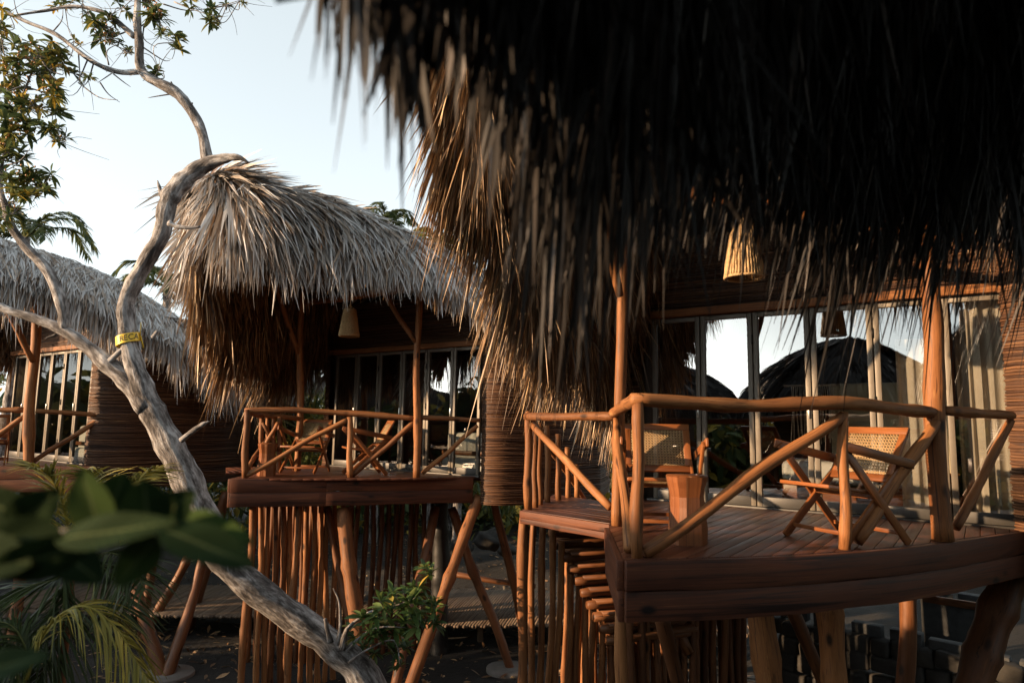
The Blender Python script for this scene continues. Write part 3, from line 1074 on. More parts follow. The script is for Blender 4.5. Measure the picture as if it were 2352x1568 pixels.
# roof timber seen under the eave: floor joists below deck
for i in range(4):
    a = lerp(dk[0], dk[3], (i + .4) / 4) + Vector((0, 0, -.13)); 
    b = a + Vector((.565, .825, 0)) * 2.0
    log('joist', H1, a + Vector((.05, .1, 0)), b, .06, .06, LOGD)
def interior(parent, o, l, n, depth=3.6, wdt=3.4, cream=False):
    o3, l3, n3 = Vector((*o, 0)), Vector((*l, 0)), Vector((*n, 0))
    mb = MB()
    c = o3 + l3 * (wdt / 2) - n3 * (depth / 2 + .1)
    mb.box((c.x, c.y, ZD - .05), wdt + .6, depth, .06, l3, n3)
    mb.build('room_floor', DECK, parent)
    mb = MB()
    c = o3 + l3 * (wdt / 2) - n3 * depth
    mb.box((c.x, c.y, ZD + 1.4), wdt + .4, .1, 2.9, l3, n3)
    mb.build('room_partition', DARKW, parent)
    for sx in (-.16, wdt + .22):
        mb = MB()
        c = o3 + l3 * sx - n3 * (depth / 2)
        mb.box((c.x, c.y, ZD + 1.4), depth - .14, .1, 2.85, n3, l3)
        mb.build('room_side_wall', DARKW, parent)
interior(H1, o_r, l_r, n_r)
def on(o, l, n, s, t, z):
    return Vector((o[0] + l[0] * s + n[0] * t, o[1] + l[1] * s + n[1] * t, z))

# cream headboard panel, daybed, curtains, macrame inside the near hut
def rounded_box(mb, c, sx, sy, sz, ax, ay):
    mb.box(c, sx, sy, sz, ax, ay)
hb = thing('headboard_panel', on(o_r, l_r, n_r, 1.3, -1.9, ZD), 'cream panel standing inside the nearest hut behind its glass doors', 'panel')
mb = MB(); mb.box(on(o_r, l_r, n_r, 1.25, -1.9, ZD + .72), 1.3, .09, 1.4, (*l_r, 0), (*n_r, 0)); mb.build('panel', CREAM, hb, bevel=.03)
mb = MB(); mb.box(on(o_r, l_r, n_r, 1.25, -1.84, ZD + .3), 1.4, .03, .12, (*l_r, 0), (*n_r, 0)); mb.build('ledge', TEAK, hb, bevel=.01)
wb = thing('daybed', on(o_r, l_r, n_r, 1.5, -.9, ZD), 'white daybed inside the nearest hut, seen through the glass behind the right cane chair', 'bed', 'white beds inside the huts')
mb = MB(); mb.box(on(o_r, l_r, n_r, 1.45, -.9, ZD + .14), 1.5, .8, .2, (*l_r, 0), (*n_r, 0)); mb.build('bed_base', TEAK, wb, bevel=.02)
mb = MB(); mb.box(on(o_r, l_r, n_r, 1.45, -.9, ZD + .37), 1.5, .85, .24, (*l_r, 0), (*n_r, 0)); mb.build('mattress', WHITE, wb, bevel=.06)
def curtain(o, l, n, s0, s1, t, z0, z1, label, folds=7):
    mb = MB()
    m = int(folds * 12)
    V, F = [], []
    for i in range(m + 1):
        f = i / m
        for z, am in ((z0, 1.0), (z0 * .5 + z1 * .5, .8), (z1, .6)):
            q = on(o, l, n, lerp(s0, s1, f) + .008 * math.sin(f * 31), t + am * .034 * math.sin(f * folds * 6.28) + am * .018 * math.sin(f * folds * 2.9 + 1), z)
            V.append(tuple(q))
    for i in range(m):
        for k in range(2):
            F.append((i * 3 + k, i * 3 + k + 1, i * 3 + k + 4, i * 3 + k + 3))
    mb.add(V, np.array(F))
    ob = mb.build('curtain', CURT, smooth=True)
    return tag(ob, label, 'curtain')
curtain(o_r, l_r, n_r, .08, .5, -.16, ZD + .03, ZD + 2.15, 'pale curtain gathered at the far right end of the glass doors', 4.3)
curtain(o_r, l_r, n_r, .68, 1.0, -.22, ZD + .03, ZD + 1.75, 'sheer curtain hanging inside the glass door left of the thick right post', 2.2)
mc = thing('macrame_hanging', on(o_r, l_r, n_r, 2.0, -1.2, ZD + 1.2), 'knotted macrame hanging inside the nearest hut, left of the cream panel', 'wall hanging')
mb = MB()
for i in range(22):
    s = 1.75 + i * .022
    q = on(o_r, l_r, n_r, s, -1.2, ZD + 1.35)
    mb.tube([q, q + Vector((random.uniform(-.02, .02), 0, -.25)), q + Vector((random.uniform(-.03, .03), 0, -.5 - .2 * random.random()))], .007, 5)
mb.tube([on(o_r, l_r, n_r, 1.7, -1.2, ZD + 1.36), on(o_r, l_r, n_r, 2.3, -1.2, ZD + 1.36)], .014, 6)
mb.build('cords', WATTLE, mc)

# ------------------------------------------------------------------ middle hut
o_m, l_m, n_m = (-.49, 11.12), (-.82, .573), (-.573, -.82)
H2 = thing('thatched_hut', (-2.5, 12.5, 0), 'middle thatched hut with a drooping grey palm roof, small deck and hanging lamp', 'hut', 'thatched huts on stilts')
def rz(px, py, z): return G(px, py, z)
ridge = [P(455, 425, 9.05), P(530, 425, 9.35), P(690, 462, 10.15), P(900, 545, 11.9), P(1060, 618, 13.6), P(1110, 660, 14.6)]
er = [P(500, 480, 8.85), P(620, 535, 9.0), P(780, 570, 9.4), P(930, 606, 9.8), P(1080, 672, 10.35), P(1240, 760, 11.4)]
el = [P(452, 490, 9.3), P(462, 580, 9.9), P(490, 675, 10.6), P(540, 760, 11.5), P(600, 810, 12.6), P(690, 840, 14.2)]
thatch_roof(H2, ridge, er, el, 22, n_slope=10500, n_fr=4600, n_rake=1100, fl=(.45, .85), wd=.034, bulge=.28, er_len=.43, clump=.65, rake_len=.55, lift=.12, sl=(.5, 1.25))
dm = [G(531, 1099, ZD), G(808, 1098.5, ZD), G(957, 1097.5, ZD), G(1086, 1094, ZD), Vector((-.47, 11.1, ZD)), Vector((-3.38, 13.2, ZD)), Vector((-4.05, 11.6, ZD))]
deck2 = deck_mb([(p.x, p.y) for p in dm], ZD, (.573, .82)).build('deck', DECK, H2, bevel=.002)
fascia(deck2, [dm[6], dm[0]], ZD - .004, .19, .21)
fascia(deck2, [dm[0], lerp(dm[0], dm[3], .37)], ZD - .004, .19, .21)
fascia(deck2, [lerp(dm[0], dm[3], .37), dm[3]], ZD - .004, .19, .21)
hut_doors(H2, o_m, l_m, n_m, glass=GLASSD)
wl = MB()
wp = [(-3.48, 13.1), (-3.58, 13.2), (-3.62, 13.4), (-3.55, 14.3), (-2.9, 15.6), (-1.5, 16.4), (0.3, 16.2), (1.6, 15.0), (1.95, 13.6), (1.6, 12.35), (.8, 11.45), (.2, 11.05), (-.15, 10.93), (-.38, 10.95), (-.46, 11.05)]
stick_wall(wl, [Vector((*p, 0)) for p in wp], 2.58, 5.6, .027)
wl.build('wall', STICK, H2, smooth=True)
interior(H2, o_m, l_m, n_m)
q2 = G(956, 1096.5, ZD); q1 = G(683, 1081, ZD)
log('post', H2, q2, P(964, 640, q2.y), .06, .05)
log('post', H2, q1, P(694, 660, q1.y), .058, .052)
log('beam', H2, P(640, 702, q1.y + .4), P(975, 656, q2.y - .1), .055, .06)
log('knee_brace', H2, P(686, 815, q1.y - .02), P(622, 625, q1.y - .6), .042, .04)
log('knee_brace', H2, P(955, 786, q2.y - .02), P(876, 665, q2.y - .25), .042, .038)
rail2 = part('railing', H2)
qc = G(556, 1098, ZD) + Vector((0.02, .05, 0)); qm = G(803, 1097, ZD) + Vector((0, .04, 0))
log('baluster', rail2, qc, P(568, 940, qc.y), .05, .048)
log('baluster', rail2, qm, P(803, 957, qm.y), .045, .043)
log('top_rail', rail2, P(562, 942, qc.y), P(956, 961, q2.y), .042, .045, mid=[P(690, 941, lerp(qc, qm, .5).y), P(803, 949, qm.y)], bend=.004)
log('top_rail', rail2, P(966, 958, q2.y), P(1102, 965, 10.95), .038, .036, bend=.004)
log('brace', rail2, P(562, 1093, qc.y), P(799, 963, qm.y), .04, .04)
log('brace', rail2, P(808, 1093, qm.y + .05), P(952, 969, q2.y), .04, .04)
log('brace', rail2, P(970, 1087, q2.y + .1), P(1097, 977, 10.95), .036, .034)
log('brace', rail2, P(566, 1080, qc.y + .1), P(612, 1010, qc.y + 1.2), .036, .034)
log('top_rail', rail2, P(592, 952, 11.2), P(690, 961, q1.y), .04, .04, bend=.004)
log('top_rail', rail2, P(569, 946, qc.y), P(600, 955, 11.2), .038, .04, bend=.004)
for x, dd in ((600, 11.2), (641, 11.3), (612, 11.9), (627, 11.7)):
    b = P(x, 1085, dd); b.z = ZD - .1
    log('baluster', rail2, b, P(x + 2, 957, dd), .042 if dd < 11.5 else .033, .04 if dd < 11.5 else .03)
log('brace', rail2, P(602, 970, 11.18), P(640, 1035, 11.28), .034, .034)
log('brace', rail2, P(640, 968, 11.22), P(600, 1040, 11.15), .034, .034)
land2 = deck_mb([(-4.05, 11.62), (-4.5, 11.0), (-5.0, 12.2), (-4.3, 12.9)], ZD, (-.5, .8)).build('landing', DECK, H2)
ps2 = part('pole_screen', H2)
for i, (x, xb) in enumerate(((581, 556), (599, 590), (615, 607), (632, 622), (649, 645), (667, 655), (687, 662), (704, 690), (721, 712), (737, 730), (752, 745), (767, 765))):
    d = 10.25 + .3 * (i == 6) + (0 if i in (0, 6) else .2 + .09 * i)
    a = P(x, 1150, d)
    d2 = d - .15
    b = P(xb, 1560, d2); b = a + (b - a) * ((-.3 - a.z) / (b.z - a.z))
    log('pole', ps2, b, a + Vector((0, 0, .15)), .052 if i in (0, 6) else .043, .05 if i in (0, 6) else .04)
for i in range(13):
    a = P(790 + 17 * i, 1150, 12.2 + .05 * i)
    log('pole', ps2, Vector((a.x, a.y, -.3)), Vector((a.x, a.y, ZD)), .045, .045, LOGD)
for i in range(9):
    a = P(590 + 18 * i, 1150, 12.0)
    log('pole', ps2, Vector((a.x, a.y, -.3)), Vector((a.x, a.y, ZD)), .042, .042, LOGD)
for a, b, r, m in (((789, 1165, 10.6), (835, 1568, 10.2), .11, LOG), ((752, 1165, 11.3), (793, 1400, 11.0), .06, LOGD), ((1100, 1140, 11.15), (945, 1568, 9.9), .085, LOG), ((1131, 1140, 11.6), (1198, 1427, 12.2), .07, LOGD), ((1037, 1165, 11.8), (1157, 1496, 11.7), .075, LOGD), ((1000, 1165, 11.6), (912, 1568, 10.2), .08, LOGD), ((1010, 1150, 12.6), (1010, 1400, 12.6), .15, IRON)):
    leg(H2, P(*a), P(*b), r, m=m)
wbm = thing('daybed', on(o_m, l_m, n_m, .6, -.6, ZD), 'white rounded daybed with a wood rail inside the middle hut, behind its right doors', 'bed', 'white beds inside the huts')
def daybed(t, o, l, n, s, tt, wdt=.95):
    mb = MB(); mb.box(on(o, l, n, s, tt, ZD + .42), wdt, .14, .52, (*l, 0), (*n, 0)); mb.build('back_cushion', WHITE, t, bevel=.06)
    mb = MB(); mb.box(on(o, l, n, s, tt + .1, ZD + .34), wdt + .12, .05, .07, (*l, 0), (*n, 0)); mb.build('bed_rail', TEAK, t, bevel=.01)
    mb = MB(); mb.box(on(o, l, n, s, tt + .05, ZD + .14), wdt, .3, .24, (*l, 0), (*n, 0)); mb.build('mattress', WHITE, t, bevel=.05)
daybed(wbm, o_m, l_m, n_m, .55, -.45)

# ------------------------------------------------------------------ left hut
o_l, l_l, n_l = (-7.62, 12.45), (-.82, .573), (-.573, -.82)
H3 = thing('thatched_hut', (-9.5, 14, 0), 'left thatched hut cut by the frame, with smooth sloping roof behind the grey tree', 'hut', 'thatched huts on stilts')
ridge = [P(-250, 440, 11.6), P(0, 552, 13.0), P(150, 600, 13.8), P(290, 655, 14.8), P(400, 728, 15.8), P(520, 805, 17.0), P(640, 835, 18.5)]
er = [P(-260, 560, 10.3), P(0, 615, 10.8), P(150, 655, 11.3), P(290, 725, 12.0), P(430, 795, 12.7), P(560, 850, 13.9), P(690, 850, 15.6)]
el = [ridge[0] + Vector((-1.2, .6, -1.2)), ridge[1] + Vector((-1.8, 1.1, -1.6)), ridge[2] + Vector((-2, 1.3, -1.8)), ridge[3] + Vector((-2, 1.5, -1.8)), ridge[4] + Vector((-1.8, 1.7, -1.6)), ridge[5] + Vector((-1.5, 1.8, -1)), ridge[6] + Vector((-1, 1.8, -.5))]
thatch_roof(H3, ridge, er, el, 33, n_slope=11000, n_fr=5000, n_rake=900, fl=(.4, .75), wd=.024, slope_sides=(1.3, .3), fringe_sides=(1, .4), bulge=.18, jit=.11, lift=.1, sl=(.5, 1.2))
dl = [Vector((-13.5, 10.6, ZD)), Vector((-10, 11.1, ZD)), G(208, 1073, ZD) + Vector((0, .15, 0)), Vector((-7.6, 12.4, ZD)), Vector((-12.5, 15.6, ZD))]
dl[0] = Vector((-12.0, 10.9, ZD)); dl[1] = G(0, 1071, ZD)
deck3 = deck_mb([(p.x, p.y) for p in dl], ZD, (.573, .82)).build('deck', DECK, H3, bevel=.002)
fascia(deck3, [dl[0], dl[1], dl[2]], ZD - .004, .2, .22)
hut_doors(H3, o_l, l_l, n_l, glass=GLASSD)
wl = MB()
wp = [(-7.62, 12.4), (-7.5, 12.3), (-7.25, 12.28), (-6.9, 12.45), (-6.3, 13.1), (-5.8, 14.0), (-5.6, 15.2), (-6.0, 16.6), (-7.5, 17.8), (-9.5, 17.6), (-10.8, 16.2), (-10.9, 15.0)]
stick_wall(wl, [Vector((*p, 0)) for p in wp], 2.6, 4.95, .027)
wl.build('wall', STICK, H3, smooth=True)
interior(H3, o_l, l_l, n_l)
p3 = G(58, 1070, ZD) + Vector((0, .08, 0))
log('post', H3, p3, P(84, 680, p3.y), .085, .07)
log('knee_brace', H3, P(76, 830, p3.y - .05), P(10, 700, p3.y - .5), .05, .045)
log('beam', H3, P(-60, 700, p3.y + .1), P(140, 700, p3.y + .3), .07, .07)
rail3 = part('railing', H3)
log('top_rail', rail3, P(-150, 940, p3.y - .3), P(58, 941, p3.y), .045, .045, bend=.004)
log('top_rail', rail3, P(82, 943, p3.y), P(232, 953, 12.35), .042, .04, bend=.004)
log('brace', rail3, P(72, 1062, p3.y + .1), P(229, 962, 12.35), .045, .042)
log('brace', rail3, P(-60, 1035, p3.y - .2), P(58, 955, p3.y), .045, .042)
for a, b, r in (((302, 1300, 11.6), (359, 1518, 11.2), .09), ((500, 1180, 12.4), (401, 1497, 11.3), .085), ((352, 1280, 13.2), (330, 1430, 13.2), .08), ((432, 1280, 13), (345, 1440, 13), .08), ((520, 1130, 13.6), (490, 1240, 13.6), .09), ((60, 1130, 12), (25, 1500, 11.5), .09)):
    leg(H3, P(*a), P(*b), r)
wbl = thing('daybed', on(o_l, l_l, n_l, .6, -.6, ZD), 'white rounded daybed inside the left hut, seen through the glass behind its railing', 'bed', 'white beds inside the huts')
daybed(wbl, o_l, l_l, n_l, .75, -.45, 1.1)

# ------------------------------------------------------------------ footings
fg = 'round concrete footings of the huts'
def footing(c, r, label):
    mb = MB()
    n = 28
    c.z = -.085
    V, F = [], []
    for z, s in ((-.3, 1.0), (c.z - .02, 1.0), (c.z, .97)):
        for k in range(n):
            a = 2 * math.pi * k / n
            V.append((c.x + math.cos(a) * r * s * (1 + .02 * math.sin(3 * a)), c.y + math.sin(a) * r * s, z))
    F = [(j * n + k, j * n + (k + 1) % n, (j + 1) * n + (k + 1) % n, (j + 1) * n + k) for j in range(2) for k in range(n)]
    mb.add(V, F + [list(range(2 * n, 3 * n))])
    tag(mb.build('concrete_footing', CONC), label, 'footing', fg)
footing(P(388, 1517, 11.2), .38, 'round concrete footing under two legs of the left hut, nearest the palm fronds')
footing(P(1168, 1497, 11.65), .36, 'round concrete footing under the thin raking leg of the middle hut')

# ------------------------------------------------------------------ furniture
ZC = ZD + .002
gc = 'cane lounge chairs on the decks'
a, b = G(1793, 1232, ZD), G(2092, 1246, ZD)
cR = (a + b) / 2
c1 = make_chair((cR.x, cR.y, ZC), math.atan2(-.374, -.929) , 'cane lounge chair on the nearest deck, angled beside the thick right post', gc)
cL = Vector((1.27, 5.85, ZD))
copy_thing(c1, (cL.x, cL.y, ZC), math.atan2(-.98, -.12), 'cane lounge chair on the nearest deck, facing out behind the log stool')
cA = G(700, 1084, ZD); cB = G(838, 1088.5, ZD)
copy_thing(c1, (cA.x, cA.y, ZC), math.atan2(-.95, -.1), 'cane lounge chair facing out on the middle deck, beside the small log stool')
copy_thing(c1, (cB.x, cB.y, ZC), math.atan2(-.35, -.93), 'cane lounge chair seen from its side on the middle deck, behind the centre baluster')
cC = G(-22, 1066, ZD)
copy_thing(c1, (cC.x - .1, cC.y, ZC), math.atan2(-.8, .55), 'cane lounge chair on the left deck, mostly cut by the photo edge')
gs_ = 'log stools on the decks'
s = G(1580, 1247, ZD)
st1 = make_stool((s.x, s.y, ZC), 0.4, 'tall faceted log stool with pale streaks beside the near corner post', gs_, .158, .48)
s = G(612, 1092, ZD)
copy_thing(st1, (s.x, s.y, ZC), 2.1, 'small faceted log stool on the middle deck by its left corner rail')
gl_ = 'woven rope lamps under the eaves'
lr = P(1706, 522, 5.45)
make_lamp(lr, (lr.x, lr.y, 6.3), 'large woven rope pendant lamp hanging partly behind the near thatch fringe', gl_, .1, .15, .42)
lm = P(804, 712, 10.6)
make_lamp(lm, (lm.x, lm.y, 5.9), 'woven rope pendant lamp hanging below the beam of the middle hut', gl_, .09, .155, .41)

# ------------------------------------------------------------------ the hut whose eave hangs over the camera
H0 = thing('thatched_hut', (1.5, -3.5, 0), 'hut whose dark blurred thatch fringe hangs over the top of the view', 'hut', 'thatched huts on stilts')
er = [P(720, -90, .9), P(880, -110, 1.0), P(1050, -130, 1.15), P(1250, -110, 1.35), P(1470, -20, 1.7), P(1700, 170, 2.2), P(1950, 230, 2.7), P(2350, 260, 3.2), Vector((4.6, 4.3, 5.5)), Vector((7.5, 4.3, 5.6))]
ridge = [Vector((-.6, -1.2, 6.6)), Vector((-.4, -1.6, 7.1)), Vector((0.1, -1.8, 7.3)), Vector((.8, -1.9, 7.3)), Vector((1.8, -2, 7.3)), Vector((2.8, -2, 7.3)), Vector((4, -2, 7.3)), Vector((5.2, -2, 7.3)), Vector((6.6, -2, 7.2)), Vector((7.6, -2, 7.2))]
el = [Vector((-.9, -2.8, 5.3)), Vector((-.8, -4.0, 5.0)), Vector((-.6, -4.6, 5)), Vector((.6, -4.8, 5)), Vector((1.8, -4.9, 5)), Vector((2.8, -5, 5)), Vector((4, -5, 5)), Vector((5.2, -5, 5)), Vector((6.6, -5, 5)), Vector((7.6, -5, 5))]
near_len = lambda t: np.interp(t * 9, [0, .6, 1, 2, 2.4, 3, 4, 4.5, 5, 5.35, 6, 7, 8, 9], [.03, .14, .27, .26, .34, .55, .66, .66, .5, .72, .75, .85, .9, .9])
near_keep = lambda t: np.interp(t * 9, [0, .7, 1, 2, 3, 4, 5], [0, .06, .2, .35, .6, .85, 1])
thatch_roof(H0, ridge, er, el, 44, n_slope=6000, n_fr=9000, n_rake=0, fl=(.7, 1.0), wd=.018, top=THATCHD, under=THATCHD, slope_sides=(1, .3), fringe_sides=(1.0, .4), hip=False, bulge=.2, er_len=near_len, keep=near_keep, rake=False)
wisp = MB()
n_ = 46
px_ = rng.uniform(735, 900, n_); dd_ = rng.uniform(.85, 1.15, n_)
pp_ = np.array([tuple(P(a, -60, d)) for a, d in zip(px_, dd_)])
blades(wisp, pp_, np.tile(np.array([.02, 0, -1.0]), (n_, 1)) + rng.normal(0, .05, (n_, 3)), rng.uniform(.03, .2, n_), rng.uniform(.002, .006, n_), np.tile(np.array([0, -1.0, 0]), (n_, 1)), rng.uniform(0, .1, n_), rng.random(n_) * .5)
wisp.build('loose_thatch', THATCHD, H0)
fl0 = deck_mb([(-1.0, .6), (5, .4), (5, -5), (-1.0, -5)], 2.25, (0, 1)).build('deck', DECK, H0)
for x, y in ((-.9, -1.0), (4.8, -1.0), (-.9, -4.5), (4.8, -4.5)):
    log('post', H0, (x, y, -.3), (x, y, 6.3), .08, .07)
wl = MB(); stick_wall(wl, [Vector((-.7, -3.2, 0)), Vector((.5, -3.9, 0)), Vector((4.4, -3.9, 0))], 2.0, 5.4, .04)
wl.build('wall', STICK, H0)

# huts across the way, behind the camera, that show in the door glass
def plain_hut(c, ang, label, L=7.5, z=6.7):
    h = thing('thatched_hut', (c[0], c[1], 0), label, 'hut', 'thatched huts on stilts')
    u = Vector((math.cos(ang), math.sin(ang), 0)); v = Vector((-u.y, u.x, 0))
    C = Vector((c[0], c[1], 0))
    fr = np.linspace(-.5, .5, 5)
    rg = [C + u * (f * L) + Vector((0, 0, z - .25 * abs(f) * 2)) for f in fr]
    e1 = [C + u * (f * L * 1.1) + v * (2.4 - 1.0 * abs(f) ** 2) + Vector((0, 0, 5.0)) for f in fr]
    e2 = [C + u * (f * L * 1.1) - v * (2.4 - 1.0 * abs(f) ** 2) + Vector((0, 0, 5.0)) for f in fr]
    thatch_roof(h, rg, e1, e2, int(abs(c[0]) * 7) + 50, n_slope=4500, n_fr=2500, n_rake=400, wd=.05, top=THATCHD, under=THATCHD)  # backlit roofs: their shade is put into the colour by the darkened thatch
    wl = MB(); ring = [C + u * (1.7 * math.cos(a)) + v * (1.6 * math.sin(a)) for a in np.linspace(0, 6.283, 14)]
    stick_wall(wl, ring, 2.6, 5.4, .07)
    wl.build('wall', STICK, h)
    d = MB(); d.tube([C + Vector((0, 0, 2.6)), C + Vector((0, 0, 3.0))], 2.3, 18); d.build('deck', BOARD, h)
    for a in np.linspace(0, 5.5, 6):
        q = C + u * (1.9 * math.cos(a)) + v * (1.9 * math.sin(a))
        log('leg', h, Vector((q.x, q.y, -.3)), Vector((q.x, q.y, 2.65)), .08, .08, LOGD)
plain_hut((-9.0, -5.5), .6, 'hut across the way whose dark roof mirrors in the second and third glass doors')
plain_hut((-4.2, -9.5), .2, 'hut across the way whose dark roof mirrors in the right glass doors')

plain_hut((-15.5, -3.0), 1.0, 'unseen hut added across the way, farthest left, blocking horizon glow from the middle glass')  # added out of view to keep horizon glow off the middle glass

# ------------------------------------------------------------------ tree
def tree():
    base = P(900, 1680, 6.9); base.z = -.3
    T = thing('leaning_tree', (base.x, base.y, -.3), 'leaning grey tree with twisted bare trunk and yellow tape crossing in front of the huts', 'tree')
    def limb(nm, pts, rad, parent, n=14, jit=.09, sub=5, m=BARK):
        p = smooth_path(pts, sub)
        r = np.interp(np.linspace(0, 1, len(p)), np.linspace(0, 1, len(rad)), rad)
        r = [x * (1 + .06 * math.sin(i * 1.3) + random.uniform(-.05, .05)) for i, x in enumerate(r)]
        mb = MB(); mb.tube(p, r, n, jit)
        return mb.build(nm, m, parent, smooth=True)
    k = 6.3 / 1568 / 2
    tp = [(960, 1830, 7.0, 84), (850, 1590, 6.8, 82), (760, 1480, 6.7, 78), (640, 1390, 6.6, 76), (530, 1300, 6.5, 72), (470, 1200, 6.45, 72), (420, 1080, 6.4, 68), (372, 985, 6.35, 62), (332, 905, 6.3, 58), (306, 830, 6.3, 48), (292, 760, 6.3, 44), (291, 690, 6.3, 41), (330, 610, 6.25, 40), (371, 540, 6.2, 38), (383, 480, 6.2, 42), (402, 437, 6.2, 46), (440, 400, 6.2, 40), (478, 376, 6.2, 36), (520, 363, 6.15, 22), (548, 362, 6.1, 14), (572, 374, 6.1, 3)]
    pts = [P(a, b, d) for a, b, d, w_ in tp]; pts[0].z = -.3
    limb('trunk', pts, [w_ * k * .92 for *_, w_ in tp], T, 18, .13, 6)
    def L(*tp, d=6.3, nm='branch', n=9):
        return limb(nm, [P(a, b, d + (c[1] if len(c) > 1 else 0)) for a, b, *c in tp], [c[0] * k for a, b, *c in tp], T, n)
    L((478, 378, 30), (463, 300, 23), (432, 245, 24), (400, 210, 28), (345, 180, 24), (322, 155, 20), (320, 100, 19), (315, 50, 17), (317, -30, 15), (312, -120, 10))
    L((322, 165, 14), (270, 165, 12), (210, 140, 11), (130, 80, 10), (60, 50, 9), (-20, 10, 8), (-100, -40, 5))
    L((308, 85, 14), (275, 55, 13), (235, 28, 10), (170, 15, 8), (110, 24, 7), (40, 35, 5))
    L((340, 940, 50), (300, 885, 44), (250, 838, 42), (195, 792, 30), (140, 755, 26), (70, 728, 22), (0, 705, 18), (-120, 640, 14))
    L((150, 758, 26), (142, 700, 26), (112, 625, 24), (62, 570, 20), (26, 520, 18), (14, 480, 15), (0, 420, 10), (10, 350, 7), (30, 270, 6), (60, 200, 5), (90, 120, 3))
    L((247, 835, 16), (270, 812, 12), (290, 795, 9), d=6.25)
    L((415, 1012, 12), (440, 992, 12), (465, 975, 11), (481, 967, 3), d=6.2)
    L((388, 512, 14), (405, 520, 10), (430, 523, 8), (460, 521, 5), d=6.1)
    L((372, 450, 12), (366, 430, 8), (362, 415, 3)); L((350, 776, 10), (362, 760, 8))
    L((130, 768, 6), (110, 775, 4), (105, 778, 2)); L((437, 250, 8), (442, 236, 4)); L((396, 197, 7), (393, 188, 3))
    L((785, 1490, 20), (795, 1450, 12), (812, 1430, 8), (850, 1405, 6), (910, 1390, 5), (960, 1370, 3), d=6.6)
    L((760, 1475, 14), (752, 1445, 10), (747, 1420, 8), d=6.5); L((775, 1480, 10), (782, 1430, 7), (778, 1380, 4), (765, 1350, 2), d=6.5)
    L((790, 1500, 8), (830, 1460, 5), (870, 1440, 4), (930, 1440, 3), d=6.6); L((800, 1520, 7), (845, 1490, 4), (905, 1470, 4), (920, 1530, 2), d=6.6)
    # fine twigs
    tw = MB()
    rs = random.Random(3)
    for a, b in (((262, 165), (225, 190)), ((250, 150), (275, 100)), ((180, 120), (185, 190)), ((215, 145), (190, 200)), ((120, 75), (145, 20)), ((300, 70), (245, 80)), ((60, 50), (30, -10)), ((325, 60), (365, 15)), ((330, 30), (400, 95)), ((330, 60), (360, 110)), ((375, 10), (480, 20)), ((400, 5), (500, 40)), ((480, 20), (550, 5)), ((330, 110), (390, 140)), ((345, 180), (375, 165)), ((20, 500), (60, 450)), ((20, 440), (90, 400)), ((10, 380), (70, 340)), ((20, 320), (110, 300)), ((40, 260), (140, 305)), ((60, 200), (130, 240)), ((80, 140), (30, 130)), ((90, 130), (140, 170)), ((70, 200), (15, 210)), ((230, 190), (275, 235)), ((260, 170), (300, 200)), ((0, 60), (20, 180)), ((200, 140), (160, 200)), ((400, 215), (340, 225)), ((180, 190), (270, 230))):
        A, B = P(*a, 6.3), P(*b, 6.3 + rs.uniform(-.3, .3))
        mid = lerp(A, B, .5) + Vector((rs.uniform(-.05, .05), rs.uniform(-.05, .05), rs.uniform(-.06, .02)))
        tw.tube(smooth_path([A, mid, B], 4), np.linspace(.008, .0025, 9), 5)
    tag(tw.build('twigs', BARK, T, smooth=True), kind='stuff')
    # leaf rosettes
    def rosette(mb, c, r, n, lw=.28, flat=.4, tint=None):
        ax = Vector((rs.gauss(0, .5), rs.gauss(0, .5), 1)).normalized()
        ps_, ds, Ls = [], [], []
        for i in range(n):
            a = i * 2.4 + rs.random()
            e = rs.uniform(-.35, .95)
            s1, s2 = perp(ax)
            d = (s1 * math.cos(a) + s2 * math.sin(a)) * math.cos(e) + ax * math.sin(e)
            ps_.append(tuple(c)); ds.append(tuple(d)); Ls.append(r * rs.uniform(.7, 1.15))
        leaf_set(mb, np.array(ps_), np.array(ds), np.array(Ls), lw, tint)
    fol = MB(); ber = MB()
    cl = [(245, 85, 36), (232, 62, 30), (258, 50, 26), (355, 20, 36), (330, 5, 30), (405, 98, 28), (365, 163, 26), (200, 175, 18), (480, 38, 26), (497, 50, 20), (522, 10, 18), (280, 20, 24), (440, 8, 22), (550, 2, 12), (90, 130, 40), (60, 120, 36), (110, 160, 42), (75, 170, 38), (130, 120, 32), (140, 150, 30), (115, 205, 30), (15, 210, 34), (50, 232, 38), (78, 240, 30), (118, 250, 32), (20, 290, 36), (50, 288, 36), (110, 300, 30), (148, 315, 22), (135, 325, 20), (20, 350, 38), (5, 330, 34), (70, 400, 36), (90, 410, 32), (35, 440, 32), (65, 458, 34), (20, 470, 30), (85, 440, 26), (150, 20, 24), (190, 8, 22), (8, 70, 26), (20, 30, 20), (300, 120, 14), (285, 115, 16), (0, 150, 30), (30, 180, 26), (0, 400, 36), (10, 250, 32), (0, 110, 24), (40, 145, 24), (170, 95, 16), (375, 75, 18), (130, 290, 16), (5, 500, 26)]
    for x, y, r in cl:
        rr = r * 6.3 / 1568
        c0 = P(x, y, 6.3 + rs.uniform(-.3, .3))
        warm = rs.random() < .4
        for q in range(4 if r > 30 else 3 if r > 22 else 2):
            c = c0 + Vector((rs.gauss(0, .3), rs.gauss(0, .5), rs.gauss(0, .3))) * rr
            rosette(fol, c, rr * 1.05, rs.randint(10, 16), .29, tint=(.4, 1) if warm and q < 2 else (0, .8))
        if r > 28 and rs.random() < .7:
            for _ in range(16):
                b = c0 + Vector((rs.gauss(0, .35), rs.gauss(0, .35), rs.gauss(0, .35))) * rr
                ber.tube([b, b + Vector((0, 0, .012)), b + Vector((0, 0, .02))], [.004, .009, .004], 6)
    tw2 = MB()
    pc_ = [P(x, y, 6.3) for x, y, r in cl]
